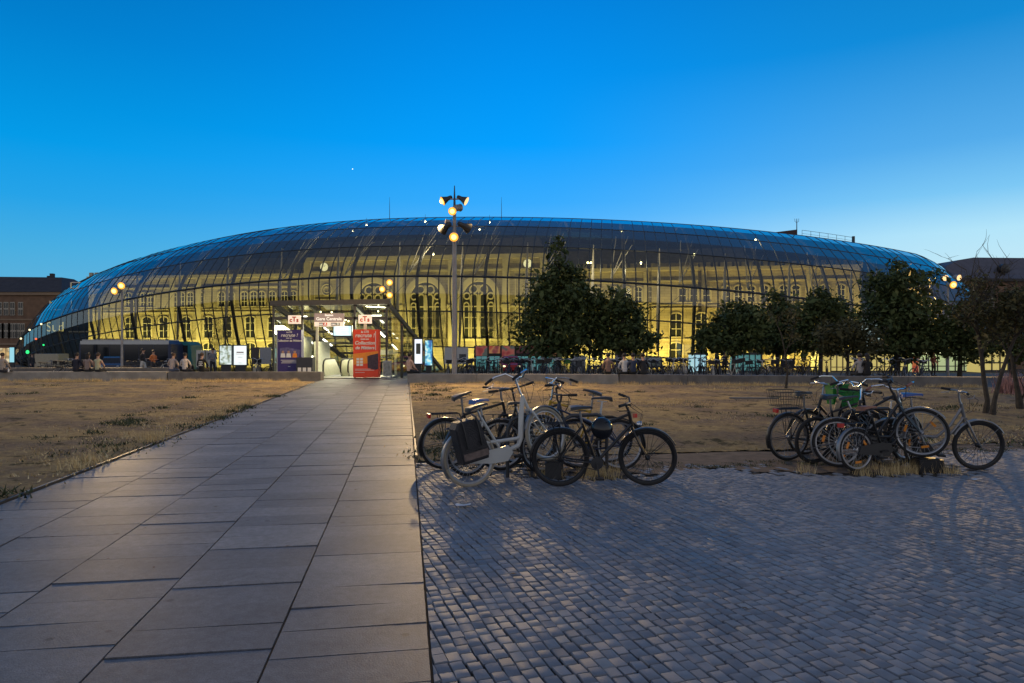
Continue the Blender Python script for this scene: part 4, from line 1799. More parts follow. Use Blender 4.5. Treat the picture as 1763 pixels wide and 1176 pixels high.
def kiosk(px0, px1, py0, y, label, mat, nb):
    w_ = (px1 - px0) / 1175 * y
    a = thing('kiosk', label, 'kiosk', ((px0 + px1) / 2 / 1175 * y - 881.5 / 1175 * y, y, gz(y)))
    h_ = CH + (598 - py0) / 1175 * y - gz(y)
    o = MB()
    o.box(-w_ / 2 - .1, w_ / 2 + .1, -.2, 3, h_, h_ + .25)
    o.build('roof', M['steel'], a, False)
    o = MB()
    o.box(-w_ / 2, w_ / 2, 0, 2.8, 0, h_ - .003)
    o.build('lit_front', mat, a, False)
    for i in range(nb + 1):
        o = MB()
        x_ = -w_ / 2 + w_ * i / nb
        o.box(x_ - .05, x_ + .05, -.12, -.003, 0, h_ - .003)
        o.build('mullion', M['steel'], a, False)
    o = MB()
    o.box(-w_ / 2, w_ / 2, -.09, -.003, h_ * .28, h_ * .32)
    o.box(-w_ / 2, w_ / 2, -.09, -.003, 0, h_ * .08)
    o.build('rail', M['steel'], a, False)
    return a


kiosk(1430, 1492, 612, 84, 'low lit yellow kiosk front behind the trees, nearest the middle', M['kioskwarm'], 6)
kiosk(1496, 1562, 610, 84, 'lit yellow kiosk front behind the trees with dark mullions', M['kioskwarm'], 5)
kiosk(1583, 1690, 606, 82, 'wide lit greenish glass kiosk behind the right tree trunks', LK, 7)
kiosk(1270, 1310, 611, 80, 'small teal lit kiosk below the middle trees', M['shopteal'], 4)
kiosk(1196, 1216, 611, 80, 'small blue white lit ticket kiosk by the standing figure', glow('kiosk_blue', (.45, .75, .85), .7), 2)
kiosk(1693, 1735, 585, 76, 'tall cream lit tiled wall between the leaning trunks at the far right', M['kioskwarm'], 3)  # lamplight on the tiles put in as the wall's own glow
a = tag(MB().box(px_x(1572, 81), px_x(1580, 81), 80.8, 81.2, gz(81), CH + (598 - 614) / 1175 * 81).build('vending_machine', noise_glow('machine_red', (.6, .1, .03), (.7, .2, .05), (.5, .06, .03), .55, 2), None, False), 'red orange lit vending machine between two kiosks', 'machine')
# strip lights of the kiosk
o = MB()
o.box(px_x(1590, 81.5), px_x(1602, 81.5), 81.4, 81.6, .9, 1.0)
o.box(px_x(1613, 81.5), px_x(1624, 81.5), 81.4, 81.6, .9, 1.0)
tag(o.build('strip_lights', glow('strip_green', (.95, 1, .6), 2.2), None, False), 'two short strip lights in the greenish kiosk window', 'strip light')


# ---------------------------------------------------------------- street lamps
M['sodium'] = glow('sodium_lens', (1, .60, .17), 3.2)
M['sodium_rim'] = glow('sodium_halo_ring', (1, .42, .05), 1.15)  # glowing ring round the bulb that imitates the lamp's orange halo
M['sodium_dim'] = glow('dim_lens', (1, .62, .28), 1.3)


def head(parent, at, aim, lit, size=.30, name='floodlight_head', cone=True):
    ax = Vector(aim).normalized()
    at = Vector(at)
    o = MB()
    s_ = size
    if cone:
        o.lathe(at, [(s_ * .22, -s_ * .9), (s_ * .3, -s_ * .75), (s_ * .34, -s_ * .2), (s_ * .5, .25 * s_), (s_ * .72, s_ * .75), (s_ * .74, s_ * .78)], 14, ax)
    else:
        o.lathe(at, [(s_ * .3, -s_ * .6), (s_ * .6, -s_ * .45), (s_ * .62, s_ * .5), (s_ * .7, s_ * .78)], 14, ax)
    h_ = o.build(name, M['pole'] if not cone else M['steel'], parent)
    o = MB()
    o.lathe(at, [(s_ * .70, s_ * .785), (s_ * .69, s_ * .80), (s_ * .5, s_ * .84)], 16, ax)
    o.build('lens', M['sodium_rim'] if lit == 2 else M['sodium_dim'] if lit == 1 else M['alu'], h_)
    if lit == 2:
        o = MB()
        o.ball(at + ax * s_ * .86, s_ * .40, 12, 8)
        o.build('bulb', M['sodium'], h_)
    return at + ax * s_ * 1.05


WARM = (1, .66, .28)
# tall lamp post in the middle
LP = thing('street_lamp', 'tall grey lamp post with a ring of floodlights, nearest in the middle of the photo', 'street lamp', (px_x(782.5, 32), 32, -.02))
o = MB()
o.tube([(0, 0, 0), (0, 0, 2.2), (0, 0, 7.0), (0, 0, 8.3)], [.125, .12, .09, .07], 12)
o.build('pole', M['pole'], LP)
o = MB()
o.lathe((0, 0, 0), [(.2, 0), (.2, .03), (.14, .05)], 14)
o.build('base_plate', M['steel'], LP)
o = MB()
o.tube([(0, 0, 8.3), (0, 0, 8.9), (0, 0, 9.25)], [.06, .035, .02], 8)
o.build('spike', M['navy'], LP)
o = MB()
o.tube([(-.3, 0, 8.62), (.3, 0, 8.62)], .035, 6)
o.tube([(-.34, 0, 7.35), (.34, 0, 7.35)], .035, 6)
o.tube([(0, -.3, 8.05), (0, .1, 8.05)], .035, 6)
o.tube([(0, -.3, 6.85), (0, .1, 6.85)], .035, 6)
o.build('bracket', M['pole'], LP)
wl_ = []
for at, aim, lit, sz, cone in (((-.36, 0, 8.62), (-1, -.35, -.55), 2, .30, True), ((.36, 0, 8.62), (1, -.2, -.55), 1, .30, True),
                               ((-.04, -.30, 8.02), (-.1, -1, -.35), 2, .27, False), ((.12, .05, 8.22), (.7, .8, .2), 0, .26, False),
                               ((-.40, .02, 7.32), (-.8, .7, -.45), 0, .36, True), ((.44, .02, 7.36), (.9, .7, -.35), 0, .36, True),
                               ((-.3, -.05, 7.55), (-1, -.2, .2), 1, .16, False),
                               ((0, -.30, 6.83), (.06, -1, -.35), 2, .30, False)):
    wl_.append(head(LP, at, aim, lit, sz, 'floodlight_head', cone))
LB = Vector(LP.location)
lamp('SPOT', 'lamp_beam', LB + wl_[2] + Vector((0, -.12, 0)), 2300, WARM, .12, target=(-.8, 9.0, 0), angle=75)
lamp('SPOT', 'lamp_beam', LB + wl_[7] + Vector((0, -.12, 0)), 4600, WARM, .12, target=(-1.0, 22.5, 0), angle=125)
lamp('SPOT', 'lamp_beam', LB + wl_[0] + Vector((-.1, 0, 0)), 6500, WARM, .12, target=(-15, 24, 0), angle=115)
lamp('SPOT', 'lamp_beam', LB + wl_[6] + Vector((-.08, -.1, 0)), 3200, WARM, .12, target=(-9.5, 36.3, 1.2), angle=80)  # beam added to brighten the shelter banners, not where this head points
lamp('SPOT', 'lamp_beam', LB + wl_[1] + Vector((.1, 0, 0)), 2800, WARM, .12, target=(9, 25, 0), angle=125)


def small_lamp(px, y, heads, base_py, label, power, col=WARM, group=None):
    g0 = gz(y) - .03
    top = max(CH + (598 - h_[1]) / 1175 * y for h_ in heads)
    a = thing('street_lamp', label, 'street lamp', (px_x(px, y), y, g0), group=group)
    o = MB()
    o.tube([(0, 0, 0), (0, 0, 2), (0, 0, top - g0)], [.10, .085, .055], 10)
    o.build('pole', M['pole'], a)
    for (hx, hy, lit) in heads:
        p_ = Vector((px_x(hx, y) - px_x(px, y), -.25, CH + (598 - hy) / 1175 * y - g0))
        o = MB()
        o.tube([(0, 0, p_.z - .05), (p_.x, -.05, p_.z)], .035, 6)
        o.build('bracket', M['pole'], a)
        q = head(a, p_, (p_.x * .5, -1, -.25), lit, .38 if lit == 2 else .3, 'floodlight_head', False)
        if lit == 2:
            lq = Vector((px_x(px, y), y, g0)) + q + Vector((0, -.45, -.1))
            if px > 1500:
                lamp('SPOT', 'lamp_glow', lq, power, col, .15, target=(lq.x - 9, lq.y - 18, 2), angle=165)
            else:
                lamp('SPOT', 'lamp_glow', lq, power, col, .15, target=(lq.x + 3, lq.y - 22, 0), angle=130)
    return a


small_lamp(210, 52, ((215, 491.5, 2), (204.5, 500.5, 2)), 615, 'lamp post with two orange heads in front of the coach on the left', 5000)
small_lamp(671.5, 58, ((672.5, 486, 2), (661.5, 497.5, 2), (672.5, 507.5, 2)), 620, 'lamp post with three heads rising behind the shelter roof', 300)
small_lamp(1632, 50, ((1633, 490, 2), (1643, 478, 1), (1622, 478.5, 1)), 640, 'lamp post with one strong orange head above the trees at the right', 6000, (1, .60, .18))
# small lights and signals by the left road
M['sig_green'] = glow('signal_green', (.03, .8, .2), 1.3)
M['sig_red'] = glow('signal_red', (1, .12, .03), 2)
M['spark'] = glow('distant_lamp', (1, .85, .45), 2)
a = thing('traffic_light', 'traffic light showing green at the left before the brick building', 'traffic light', (px_x(49, 62), 62, gz(62)))
o = MB()
o.tube([(0, 0, 0), (0, 0, 2.6)], .05, 8)
o.build('pole', M['steel'], a)
o = MB()
o.box(-.16, .16, -.12, .12, 1.78, 2.7)
o.build('case', M['black'], a, False)
o = MB()
o.lathe((0, -.121, 1.98), [(.17, 0), (.14, .03)], 12, (0, -1, 0))
o.build('lens', M['sig_green'], a)
for i, (px, py, mt, lb) in enumerate(((36, 583, 'spark', 'small white street light left of the green signal'), (51, 568, 'spark', 'small yellow light behind the left end of the shell'), (71, 558, 'spark', 'yellow light just below the left tip of the shell'),
                                      (62, 583.5, 'sig_red', 'small orange red light near the left tip of the shell'), (75, 594, 'sig_green', 'small teal green light left of the coach'), (105, 615, 'spark', 'small white light beside the pale van'))):
    y_ = 75
    g0 = gz(y_)
    z_ = CH + (598 - py) / 1175 * y_
    a = thing('road_light', lb, 'light', (px_x(px, y_), y_, g0))
    o = MB()
    o.tube([(0, 0, 0), (0, 0, z_ - g0 - .1)], .04, 6)
    o.build('pole', M['steel'], a)
    o = MB()
    o.ball((0, 0, z_ - g0), .10, 8, 6)
    o.build('bulb', M[mt], a)


# ---------------------------------------------------------------- vehicles
M['carglass'] = plain('tinted_glass', (.015, .017, .02), .08, var=.05)
M['coachwhite'] = plain('coach_white', (.55, .54, .50), .3, var=.04)
M['tealpaint'] = plain('teal_paint', (.02, .17, .19), .3, var=.05)


def wheel_at(o_, x_, y_, r_, w_):
    o_.lathe((x_, y_, r_), [(r_ * .6, -.01), (r_, 0), (r_, w_), (r_ * .6, w_ + .01)], 18, (0, 1, 0))


def coach(x, y, ln, paint, label, rz=0., h_=3.2, glassy=.62):
    a = thing('coach', label, 'bus', (x, y, gz(y)), (0, 0, rz))
    o = MB()
    pr = [(-ln / 2, .4), (ln / 2, .35), (ln / 2 + .02, 1.2), (ln / 2 - .12, h_ - .35), (ln / 2 - .5, h_), (-ln / 2 + .3, h_), (-ln / 2, h_ - .3)]
    o.prism(pr, 2.5, 'y', 0)
    o.build('body', paint, a, False)
    if ln > 4:
        o = MB()
        o.box(-ln / 2 + .28, ln / 2 - .5, .003, 2.497, h_ + .002, h_ + .10)
        o.box(-ln / 2 + .1, ln / 2 - .3, -.016, .0, h_ - .36, h_ - .02)
        o.build('roof', M['coachwhite'], a, False)
    o = MB()
    nb = max(2, int(ln / 1.5))
    for i in range(nb):
        x0_ = -ln / 2 + .15 + (ln - .5) * i / nb
        o.box(x0_, x0_ + (ln - .5) / nb - .05, -.012, -.002, h_ * .38, h_ - .38)
    o.build('window', M['carglass'], a, False)
    o = MB()
    o.box(-ln / 2 + .1, ln / 2 - .2, -.01, -.001, .75, h_ * .36)
    o.build('side_panel', plain('coach_dark_panel', (.03, .032, .04), .25) if 'coach_dark_panel' not in bpy.data.materials else bpy.data.materials['coach_dark_panel'], a, False)
    for x_ in (-ln * .3, ln * .32):
        o = MB()
        wheel_at(o, x_, -.02, .48, .3)
        o.build('wheel', M['rubber'], a)
    return a


coach(px_x(226, 68), 67, 9.1, M['navy'], 'long dark windowed coach with a white roof behind the people on the left')
coach(px_x(318, 70), 69.5, 1.9, M['tealpaint'], 'short teal bus end showing past the white roofed coach')


def car(x, y, paint, label, rz=0., front=True):
    """built facing -y at its own base"""
    a = thing('parked_car', label, 'car', (x, y, gz(y)), (0, 0, rz))
    o = MB()
    W_, L_ = .88, 4.2
    secs = [(0, .35, .62, .80), (.12, .25, .78, .86), (1.0, .22, .92, .88), (1.55, .22, 1.38, .88), (2.0, .22, 1.50, .88), (3.2, .22, 1.48, .88), (3.9, .22, 1.0, .87), (4.2, .35, .85, .8)]
    v, fs = [], []
    for (yy, zb, zt, w_) in secs:
        zm = min(zt, .92)
        tw = w_ * (.72 if zt > 1.1 else .9)
        v += [(-w_, yy, zb), (-w_, yy, zm), (-tw, yy, zt), (tw, yy, zt), (w_, yy, zm), (w_, yy, zb)]
    for i in range(len(secs) - 1):
        for j in range(6):
            fs.append((i * 6 + j, i * 6 + (j + 1) % 6, i * 6 + 6 + (j + 1) % 6, i * 6 + 6 + j))
    fs += [tuple(reversed(range(6))), tuple(len(v) - 6 + j for j in range(6))]
    o.add(v, fs)
    o.build('body', paint, a)
    o = MB()
    o.add([(-.76, 1.05, .97), (.76, 1.05, .97), (.6, 1.53, 1.38), (-.6, 1.53, 1.38)], [(0, 1, 2, 3)])
    o.build('windscreen', M['carglass'], a, False)
    for sx_ in (-1, 1):
        o = MB()
        o.add([(sx_ * .885, 1.2, .95), (sx_ * .885, 3.6, .95), (sx_ * .70, 3.2, 1.4), (sx_ * .69, 1.75, 1.42)], [(0, 1, 2, 3)])
        o.build('side_window', M['carglass'], a, False)
        o = MB()
        o.ball((sx_ * .62, .06, .66), (.13, .08, .09), 10, 6)
        o.build('headlight', M['spark'] if front else M['alu'], a)
        for yy in (.8, 3.35):
            o = MB()
            o.lathe((sx_ * .9 - (.2 if sx_ > 0 else 0), yy, .31), [(.2, -.005), (.31, 0), (.31, .2), (.2, .205)], 16, (1, 0, 0))
            o.build('wheel', M['rubber'], a)
    return a


car(px_x(200, 61), 60, plain('slate_car_paint', (.05, .05, .075), .25), 'dark slate car parked before the coach', R(25), False)
car(px_x(881, 58), 56.5, plain('red_car_paint', (.40, .02, .02), .25), 'red car with two yellow headlights behind the bicycle row', R(4), True)
a = thing('delivery_van', 'pale beige box van below the left tip of the shell', 'van', (px_x(80, 72), 72, gz(72)), (0, 0, R(4)))
o = MB()
o.box(-1.2, 1.2, 0, 1.9, .35, 2.0)
o.box(1.2, 1.9, .05, 1.85, .35, 1.3)
o.build('body', plain('beige_van_paint', (.42, .36, .25), .4), a, False)
o = MB()
o.box(1.3, 1.85, -.0, .045, .85, 1.25)
o.build('side_window', M['carglass'], a, False)
for x_ in (-.75, 1.2):
    o = MB()
    wheel_at(o, x_, -.03, .36, .22)
    o.build('wheel', M['rubber'], a)


# ---------------------------------------------------------------- buildings at both sides
M['redstone'] = plain('red_sandstone_wall', (.18, .105, .065), .85, var=.22, scale=1.2, bump=.2)
M['roofdark'] = plain('old_roof_slates', (.035, .030, .032), .7, var=.3, scale=1.2)
BL = thing('stone_house', 'brown sandstone building with a dark roof and white windows at the left edge', 'building', (px_x(-10, 138), 138, GR))
o = MB()
xr = px_x(104, 138) - px_x(-10, 138)
o.box(-22, xr, 0, 14, 0, 14.6)
o.build('wall', M['redstone'], BL, False)
o = MB()
o.add([(-22.6, -.6, 14.62), (xr + .6, -.6, 14.62), (xr + .6, 14.6, 14.62), (-22.6, 14.6, 14.62), (-18, 5, 18.4), (xr - 3, 5, 18.1), (xr - 3, 9, 18.1), (-18, 9, 18.4)],
      [(0, 1, 5, 4), (1, 2, 6, 5), (2, 3, 7, 6), (3, 0, 4, 7), (4, 5, 6, 7)])
rf = o.build('roof', M['roofdark'], BL, False)
o = MB()
o.box(7.4, 8.1, 5.6, 6.3, 18.0, 19.0)
o.box(6.8, 7.2, 5.6, 6.1, 18.0, 18.5)
o.build('chimney', M['roofdark'], rf, False)
o = MB()
o.box(-22.3, xr + .3, -.4, -.003, 14.0, 14.6)
o.box(-22.1, xr + .1, -.2, -.003, 8.9, 9.2)
o.box(-22.1, xr + .1, -.2, -.003, 3.9, 4.3)
o.build('cornice', plain('brown_trim', (.26, .18, .12), .8), BL, False)
for px in (-14, 0, 11, 22, 36):
    for z_, h_ in ((9.9, 2.7), (5.3, 3.0)):
        for dx in ((-.45, .45) if z_ < 6 else (0,)):
            o = MB()
            x_ = px_x(px, 138) - px_x(-10, 138) + dx
            wd_ = .42 if z_ < 6 else .5
            o.box(x_ - wd_, x_ + wd_, -.14, -.003, z_, z_ + h_)
            f_ = o.build('window', plain('pale_window_frame', (.42, .37, .30), .7) if 'pale_window_frame' not in bpy.data.materials else bpy.data.materials['pale_window_frame'], BL, False)
            o = MB()
            for q in (-1, 1):
                for w_ in (0, 1):
                    o.box(x_ + q * wd_ * .47 - wd_ * .36, x_ + q * wd_ * .47 + wd_ * .36, -.16, -.142, z_ + .12 + w_ * h_ * .5, z_ + h_ * .44 + w_ * h_ * .5)
            o.build('pane', M['pane'], f_, False)
o = MB()
o.box(-8, px_x(16, 138) - px_x(-10, 138), -.1, -.003, .3, 3.3)
o.build('shop_window', noise_glow('shop_glow', (.75, .5, .2), (.35, .25, .12), (.95, .8, .5), .8, .7), BL, False)
o = MB()
for i in range(9):
    o.box(-8 + i * 1.3, -7.9 + i * 1.3, -.14, -.103, .3, 3.3)
o.build('shop_mullion', M['black'], BL, False)

BR = thing('stone_house', 'dim sandstone building with a grey mansard roof at the right edge', 'building', (px_x(1700, 108), 108, GR), (0, 0, R(6)))
o = MB()
o.box(-7, 40, 0, 16, 0, 14.3)
o.build('wall', M['redstone'], BR, False)
o = MB()
prof = [(-7.5, 14.32), (-6.9, 15.3), (-5.2, 16.6), (-2.6, 17.6), (.4, 18.1), (40, 18.3), (40, 14.32)]
v1 = [(a_, -.5 if i in (0, 6) else min(4.5, .2 + (b_ - 14.3) * .8), b_) for i, (a_, b_) in enumerate(prof)]
v2 = [(a_, 14, b_) for a_, b_ in prof]
k_ = len(prof)
o.add(v1 + v2, [tuple(range(k_)), tuple(reversed(range(k_, 2 * k_)))] + [(i, i + k_, (i + 1) % k_ + k_, (i + 1) % k_) for i in range(k_)])
rf = o.build('roof', plain('grey_mansard', (.085, .08, .10), .6, var=.2, scale=1.5), BR, False)
o = MB()
o.lathe((3.4, 1.2, 16.0), [(.75, 0), (.8, .9), (.5, 1.0)], 14, (0, -1, 0))
o.build('dormer', M['black'], rf)
o = MB()
o.box(-7.3, 40, -.5, -.003, 13.9, 14.3)
o.box(-7.1, 40, -.2, -.003, 9.0, 9.3)
o.build('cornice', M['roofdark'], BR, False)
for x_ in (-2.9, 0.2, 4.5, 8.8):
    for z_ in (9.9, 5.2):
        o = MB()
        o.box(x_ - .85, x_ + .85, -.15, -.003, z_, z_ + 2.6)
        f_ = o.build('window', bpy.data.materials['pale_window_frame'], BR, False)
        o = MB()
        for q in (-1, 1):
            for w_ in (0, 1):
                o.box(x_ + q * .42 - .34, x_ + q * .42 + .34, -.17, -.153, z_ + .1 + w_ * 1.3, z_ + 1.15 + w_ * 1.3)
        o.build('pane', M['pane'], f_, False)
o = MB()
o.box(-.45, .45, -.45, .45, 0, 3.2)
o.box(-.55, .55, -.55, .55, 3.203, 3.45)
tag(o.build('chimney_stack', M['roofdark'], None, False, (px_x(1611, 112), 112, 13.6 + GR)), 'dark chimney stack seen between the shell and the right building', 'chimney')
o = MB()
o.box(-8, 3, 0, 6, 0, 15.4)
tag(o.build('rear_house', M['redstone'], None, False, (px_x(1630, 118), 118, GR)), 'dark house wall closing the gap right of the glass shell', 'building')
# a bright evening star
o = MB()
o.ball((0, 0, 0), 2.3, 8, 6)
tag(o.build('star', glow('star_light', (.8, .95, 1), 1.6), None, True, (px_x(607, 3000), 3000, CH + (598 - 291) / 1175 * 3000)), 'single bright star above the glass shell', 'star')


# ---------------------------------------------------------------- trees
M['leaf'] = island('leaf_green', [(0, (.028, .044, .014)), (.5, (.065, .088, .026)), (.85, (.105, .125, .038)), (1, (.16, .165, .055))], .65, spec=.25)
M['leaf_olive'] = island('leaf_olive', [(0, (.04, .04, .016)), (.6, (.075, .072, .028)), (1, (.12, .10, .04))], .7, spec=.25)


def leaf_cloud(blobs, n, size, seed, clump=.32):
    """leaves gathered in sprays through the crown volume"""
    rg = np.random.default_rng(seed)
    vol = np.array([b[3] * b[4] * b[5] for b in blobs]) ** .8
    pick = rg.choice(len(blobs), n // 14 + 1, p=vol / vol.sum())
    B = np.array(blobs)[pick]
    d = rg.normal(size=(len(B), 3))
    d /= np.linalg.norm(d, axis=1)[:, None]
    rad = rg.uniform(.1, 1, len(B)) ** .5
    rad *= 1 + rg.normal(0, .10, len(B)) + .2 * np.sin(d[:, 0] * 6 + seed) * np.cos(d[:, 2] * 5 + seed * 2)
    cc = B[:, :3] + d * rad[:, None] * B[:, 3:6]
    P = np.repeat(cc, 14, axis=0)[:n]
    out = np.repeat(d, 14, axis=0)[:n]
    P = P + rg.normal(size=P.shape) * clump * np.array([1, 1, .7])
    s_ = size * np.exp(rg.normal(-.1, .38, n))
    nn = out * .6 + rg.normal(size=P.shape) * .8 + np.array([0, 0, .35])
    nn /= np.linalg.norm(nn, axis=1)[:, None]
    a_ = np.cross(nn, rg.normal(size=P.shape))
    a_ /= np.linalg.norm(a_, axis=1)[:, None] + 1e-9
    b_ = np.cross(nn, a_)
    V = np.zeros((n, 4, 3))
    V[:, 0] = P - a_ * s_[:, None] * .9
    V[:, 1] = P + b_ * s_[:, None] * .42 + nn * s_[:, None] * .12
    V[:, 2] = P + a_ * s_[:, None] * .9
    V[:, 3] = P - b_ * s_[:, None] * .42 + nn * s_[:, None] * .12
    F__ = np.arange(n * 4).reshape(n, 4)
    return V.reshape(-1, 3), F__


def tree(px, y, blobs_px, n, label, size=.17, mat='leaf', trunk_r=.16, seed=1, depth=1., clump=.3, group=None):
    """blobs: (px, py, half width px, half height px) at distance y"""
    s_ = y / 1175
    g0 = gz(y) - .05
    x0_ = px_x(px, y)
    a = thing('tree', label, 'tree', (x0_, y, g0), group=group)
    rr_ = random.Random(seed)
    bl = []
    for (bx, by, hw, hh) in blobs_px:
        bl.append((px_x(bx, y) - x0_, rr_.uniform(-.4, .4) * hw * s_, CH + (598 - by) * s_ - g0, hw * s_, hw * s_ * depth, hh * s_))
    big = list(bl)
    for b in big:
        for _ in range(7):
            d_ = Vector((rr_.gauss(0, 1), rr_.gauss(0, 1), rr_.gauss(0, 1))).normalized()
            k__ = rr_.uniform(.16, .34)
            f__ = rr_.uniform(.95, 1.4)
            bl.append((b[0] + d_.x * b[3] * f__, b[1] + d_.y * b[4] * f__, max(.9, b[2] + d_.z * b[5] * f__), b[3] * k__, b[4] * k__, b[5] * k__))
    V, F__ = leaf_cloud(bl, n, size, seed, clump)
    bl = big
    npmesh('crown', V, F__, M[mat], a)
    o = MB()
    top = max(b[2] for b in bl)
    mid = np.mean([b[2] for b in bl])
    o.tube([(0, 0, -.1), (.05, 0, mid * .4), (.02, .05, mid), (bl[-1][0] * .5, 0, top)], [trunk_r, trunk_r * .8, trunk_r * .55, trunk_r * .15], 8)
    for b in bl:
        z0_ = rr_.uniform(.35, .7) * b[2]
        e = Vector((b[0], b[1], b[2] + b[5] * .3))
        st_ = Vector((.03, 0, z0_))
        o.tube([st_, st_.lerp(e, .5) + Vector((0, 0, .2)), e], [trunk_r * .45, trunk_r * .3, trunk_r * .1], 6)
    o.build('trunk', M['bark'], a)
    return a


tree(962, 47, [(963, 432, 9, 24), (962, 470, 25, 34), (935, 500, 24, 24), (985, 490, 26, 34), (930, 535, 36, 30), (975, 530, 42, 38), (1008, 515, 20, 24), (925, 572, 36, 28), (975, 572, 50, 36), (950, 600, 44, 14)],
     12500, 'tallest dark tree with a pointed crown, in front of the glass shell', .175, seed=3, clump=.30)
tree(1066, 45.5, [(1062, 530, 30, 24), (1030, 555, 26, 30), (1085, 555, 34, 30), (1065, 585, 55, 24), (1108, 585, 24, 20)],
     6000, 'shorter round dark tree just right of the tallest tree', .165, seed=5, clump=.26)
tree(1262, 43, [(1262, 540, 34, 22), (1232, 572, 30, 24), (1290, 560, 36, 30), (1262, 590, 56, 18), (1225, 590, 20, 16)],
     6200, 'dark round tree left of the right hand tree group', .165, seed=8, clump=.26)
tree(1338, 47, [(1338, 540, 28, 24), (1325, 575, 34, 32), (1352, 590, 36, 22), (1372, 560, 20, 30)],
     4800, 'dark tree second from left in the right hand tree group', .165, seed=11, clump=.26)
tree(1412, 45, [(1412, 525, 26, 26), (1385, 550, 26, 32), (1440, 550, 34, 34), (1410, 585, 48, 26)],
     6200, 'dark leafy tree in the middle of the right hand tree group', .165, seed=13, clump=.26)
tree(1458, 38, [(1455, 572, 36, 18), (1430, 588, 28, 18), (1485, 592, 28, 20)],
     4200, 'lower paler green tree in front of the right hand group', .12, 'leaf_olive', .09, seed=15, clump=.22)
tree(1545, 46, [(1545, 490, 34, 32), (1520, 510, 28, 30), (1575, 500, 34, 38), (1530, 545, 44, 32), (1585, 550, 42, 36), (1555, 590, 58, 26)],
     9800, 'big dark tree in front of the right end of the shell', .175, seed=17, clump=.32)
tree(1652, 44, [(1650, 560, 30, 36), (1630, 590, 34, 26), (1670, 590, 34, 28), (1655, 545, 24, 20)],
     4600, 'dark tree behind the orange lamp at the right', .165, seed=19, clump=.28)
tree(1742, 40, [(1740, 560, 34, 40), (1775, 550, 36, 50), (1720, 590, 28, 24), (1765, 595, 40, 24), (1790, 590, 30, 30)],
     5000, 'dark tree at the right edge behind the leaning trunks', .14, seed=23, clump=.28)


def twigs(o_, a_, dirv, ln, r_, lvl, rg, leaves):
    pts = [a_]
    p_ = Vector(a_)
    d_ = Vector(dirv).normalized()
    for i in range(4):
        d_ = (d_ + Vector((rg.uniform(-.22, .22), rg.uniform(-.2, .2), rg.uniform(-.14, .18)))).normalized()
        p_ = p_ + d_ * ln / 4
        pts.append(p_.copy())
    o_.tube(pts, [r_, r_ * .8, r_ * .6, r_ * .45, r_ * .25], 5, False)
    if lvl == 0:
        leaves.append(pts[-1])
        return
    for i in range(1, 5):
        for q in range(2 if lvl > 1 else 1):
            if rg.random() < .85:
                s_ = Vector((rg.uniform(-1, 1), rg.uniform(-.9, .9), rg.uniform(-.1, .9))).normalized()
                twigs(o_, pts[i], d_ * .55 + s_ * .75, ln * rg.uniform(.4, .62), r_ * .5, lvl - 1, rg, leaves)
    leaves.append(pts[-1])


def slender(y, poly, r0, limbs, label, seed, nleaf, lsize=.07, mat='leaf_olive', spread=.16, zmax=9):
    a0 = poly[0]
    x0_, z0_ = px_x(a0[0], y), CH + (598 - a0[1]) / 1175 * y
    base = Vector((x0_, y, z0_))
    a = thing('tree', label, 'tree', base)

    def w(px, py, dy=0.):
        return Vector((px_x(px, y + dy), y + dy, CH + (598 - py) / 1175 * (y + dy))) - base
    rg = random.Random(seed)
    o = MB()
    pts = [w(*q) for q in poly]
    pts[0].z -= .08
    k_ = len(pts)
    rs = [r0 * (1.5 if i == 0 else 1 - .55 * i / k_) for i in range(k_)]
    o.tube(pts, rs, 8)
    leaves = []
    for (p0, p1, lv, r_) in limbs:
        q0, q1 = w(*p0), w(*p1)
        twigs(o, q0, q1 - q0, (q1 - q0).length, r_, lv, rg, leaves)
    o.build('trunk', M['bark'], a)
    if nleaf:
        rg2 = np.random.default_rng(seed)
        Lp = np.array([tuple(q) for q in leaves])
        Lp = Lp[Lp[:, 2] < zmax]
        keep_ = Lp[rg2.choice(len(Lp), nleaf)]
        bl = [(*q, spread, spread, spread) for q in keep_[:400]]
        V, F__ = leaf_cloud(bl, nleaf, lsize, seed, spread * .8)
        npmesh('crown', V, F__, M[mat], a)
    return a


slender(16.8, [(1697, 713), (1700, 690), (1694, 655), (1690, 615), (1684, 575), (1680, 555)], .062,
        [((1680, 555), (1700, 510, .5), 3, .04), ((1684, 575), (1655, 525, -.6), 3, .03), ((1690, 610), (1725, 560, .4), 3, .03), ((1682, 560), (1692, 485, .2), 2, .03),
         ((1690, 515), (1730, 472, -.2), 1, .022), ((1684, 560), (1640, 475, .8), 2, .026), ((1730, 474), (1692, 428, -.2), 1, .013), ((1700, 510), (1752, 460, .3), 1, .016)],
        'slender leaning tree with half bare twigs, left trunk of the pair on the lawn', 31, 1300, .05, spread=.14, zmax=3.3)
slender(16.4, [(1707, 718), (1712, 690), (1722, 650), (1735, 612), (1750, 575)], .058,
        [((1750, 575), (1742, 515, .5), 3, .036), ((1742, 590), (1790, 520, -.4), 3, .036), ((1735, 612), (1705, 555, .3), 3, .025), ((1748, 560), (1745, 490, .6), 2, .024), ((1745, 580), (1775, 560, -.8), 3, .03)],
        'slender tree curving right, right trunk of the pair on the lawn', 37, 2600, .06, spread=.2, zmax=2.9)
slender(18.2, [(1757, 703), (1752, 672), (1746, 640), (1742, 612)], .07,
        [((1742, 612), (1720, 560, .3), 3, .03), ((1745, 630), (1775, 560, -.3), 3, .03), ((1757, 690), (1775, 620, -.2), 2, .03)],
        'short dark multi stemmed tree at the right edge of the lawn', 41, 2200, .06, spread=.2)
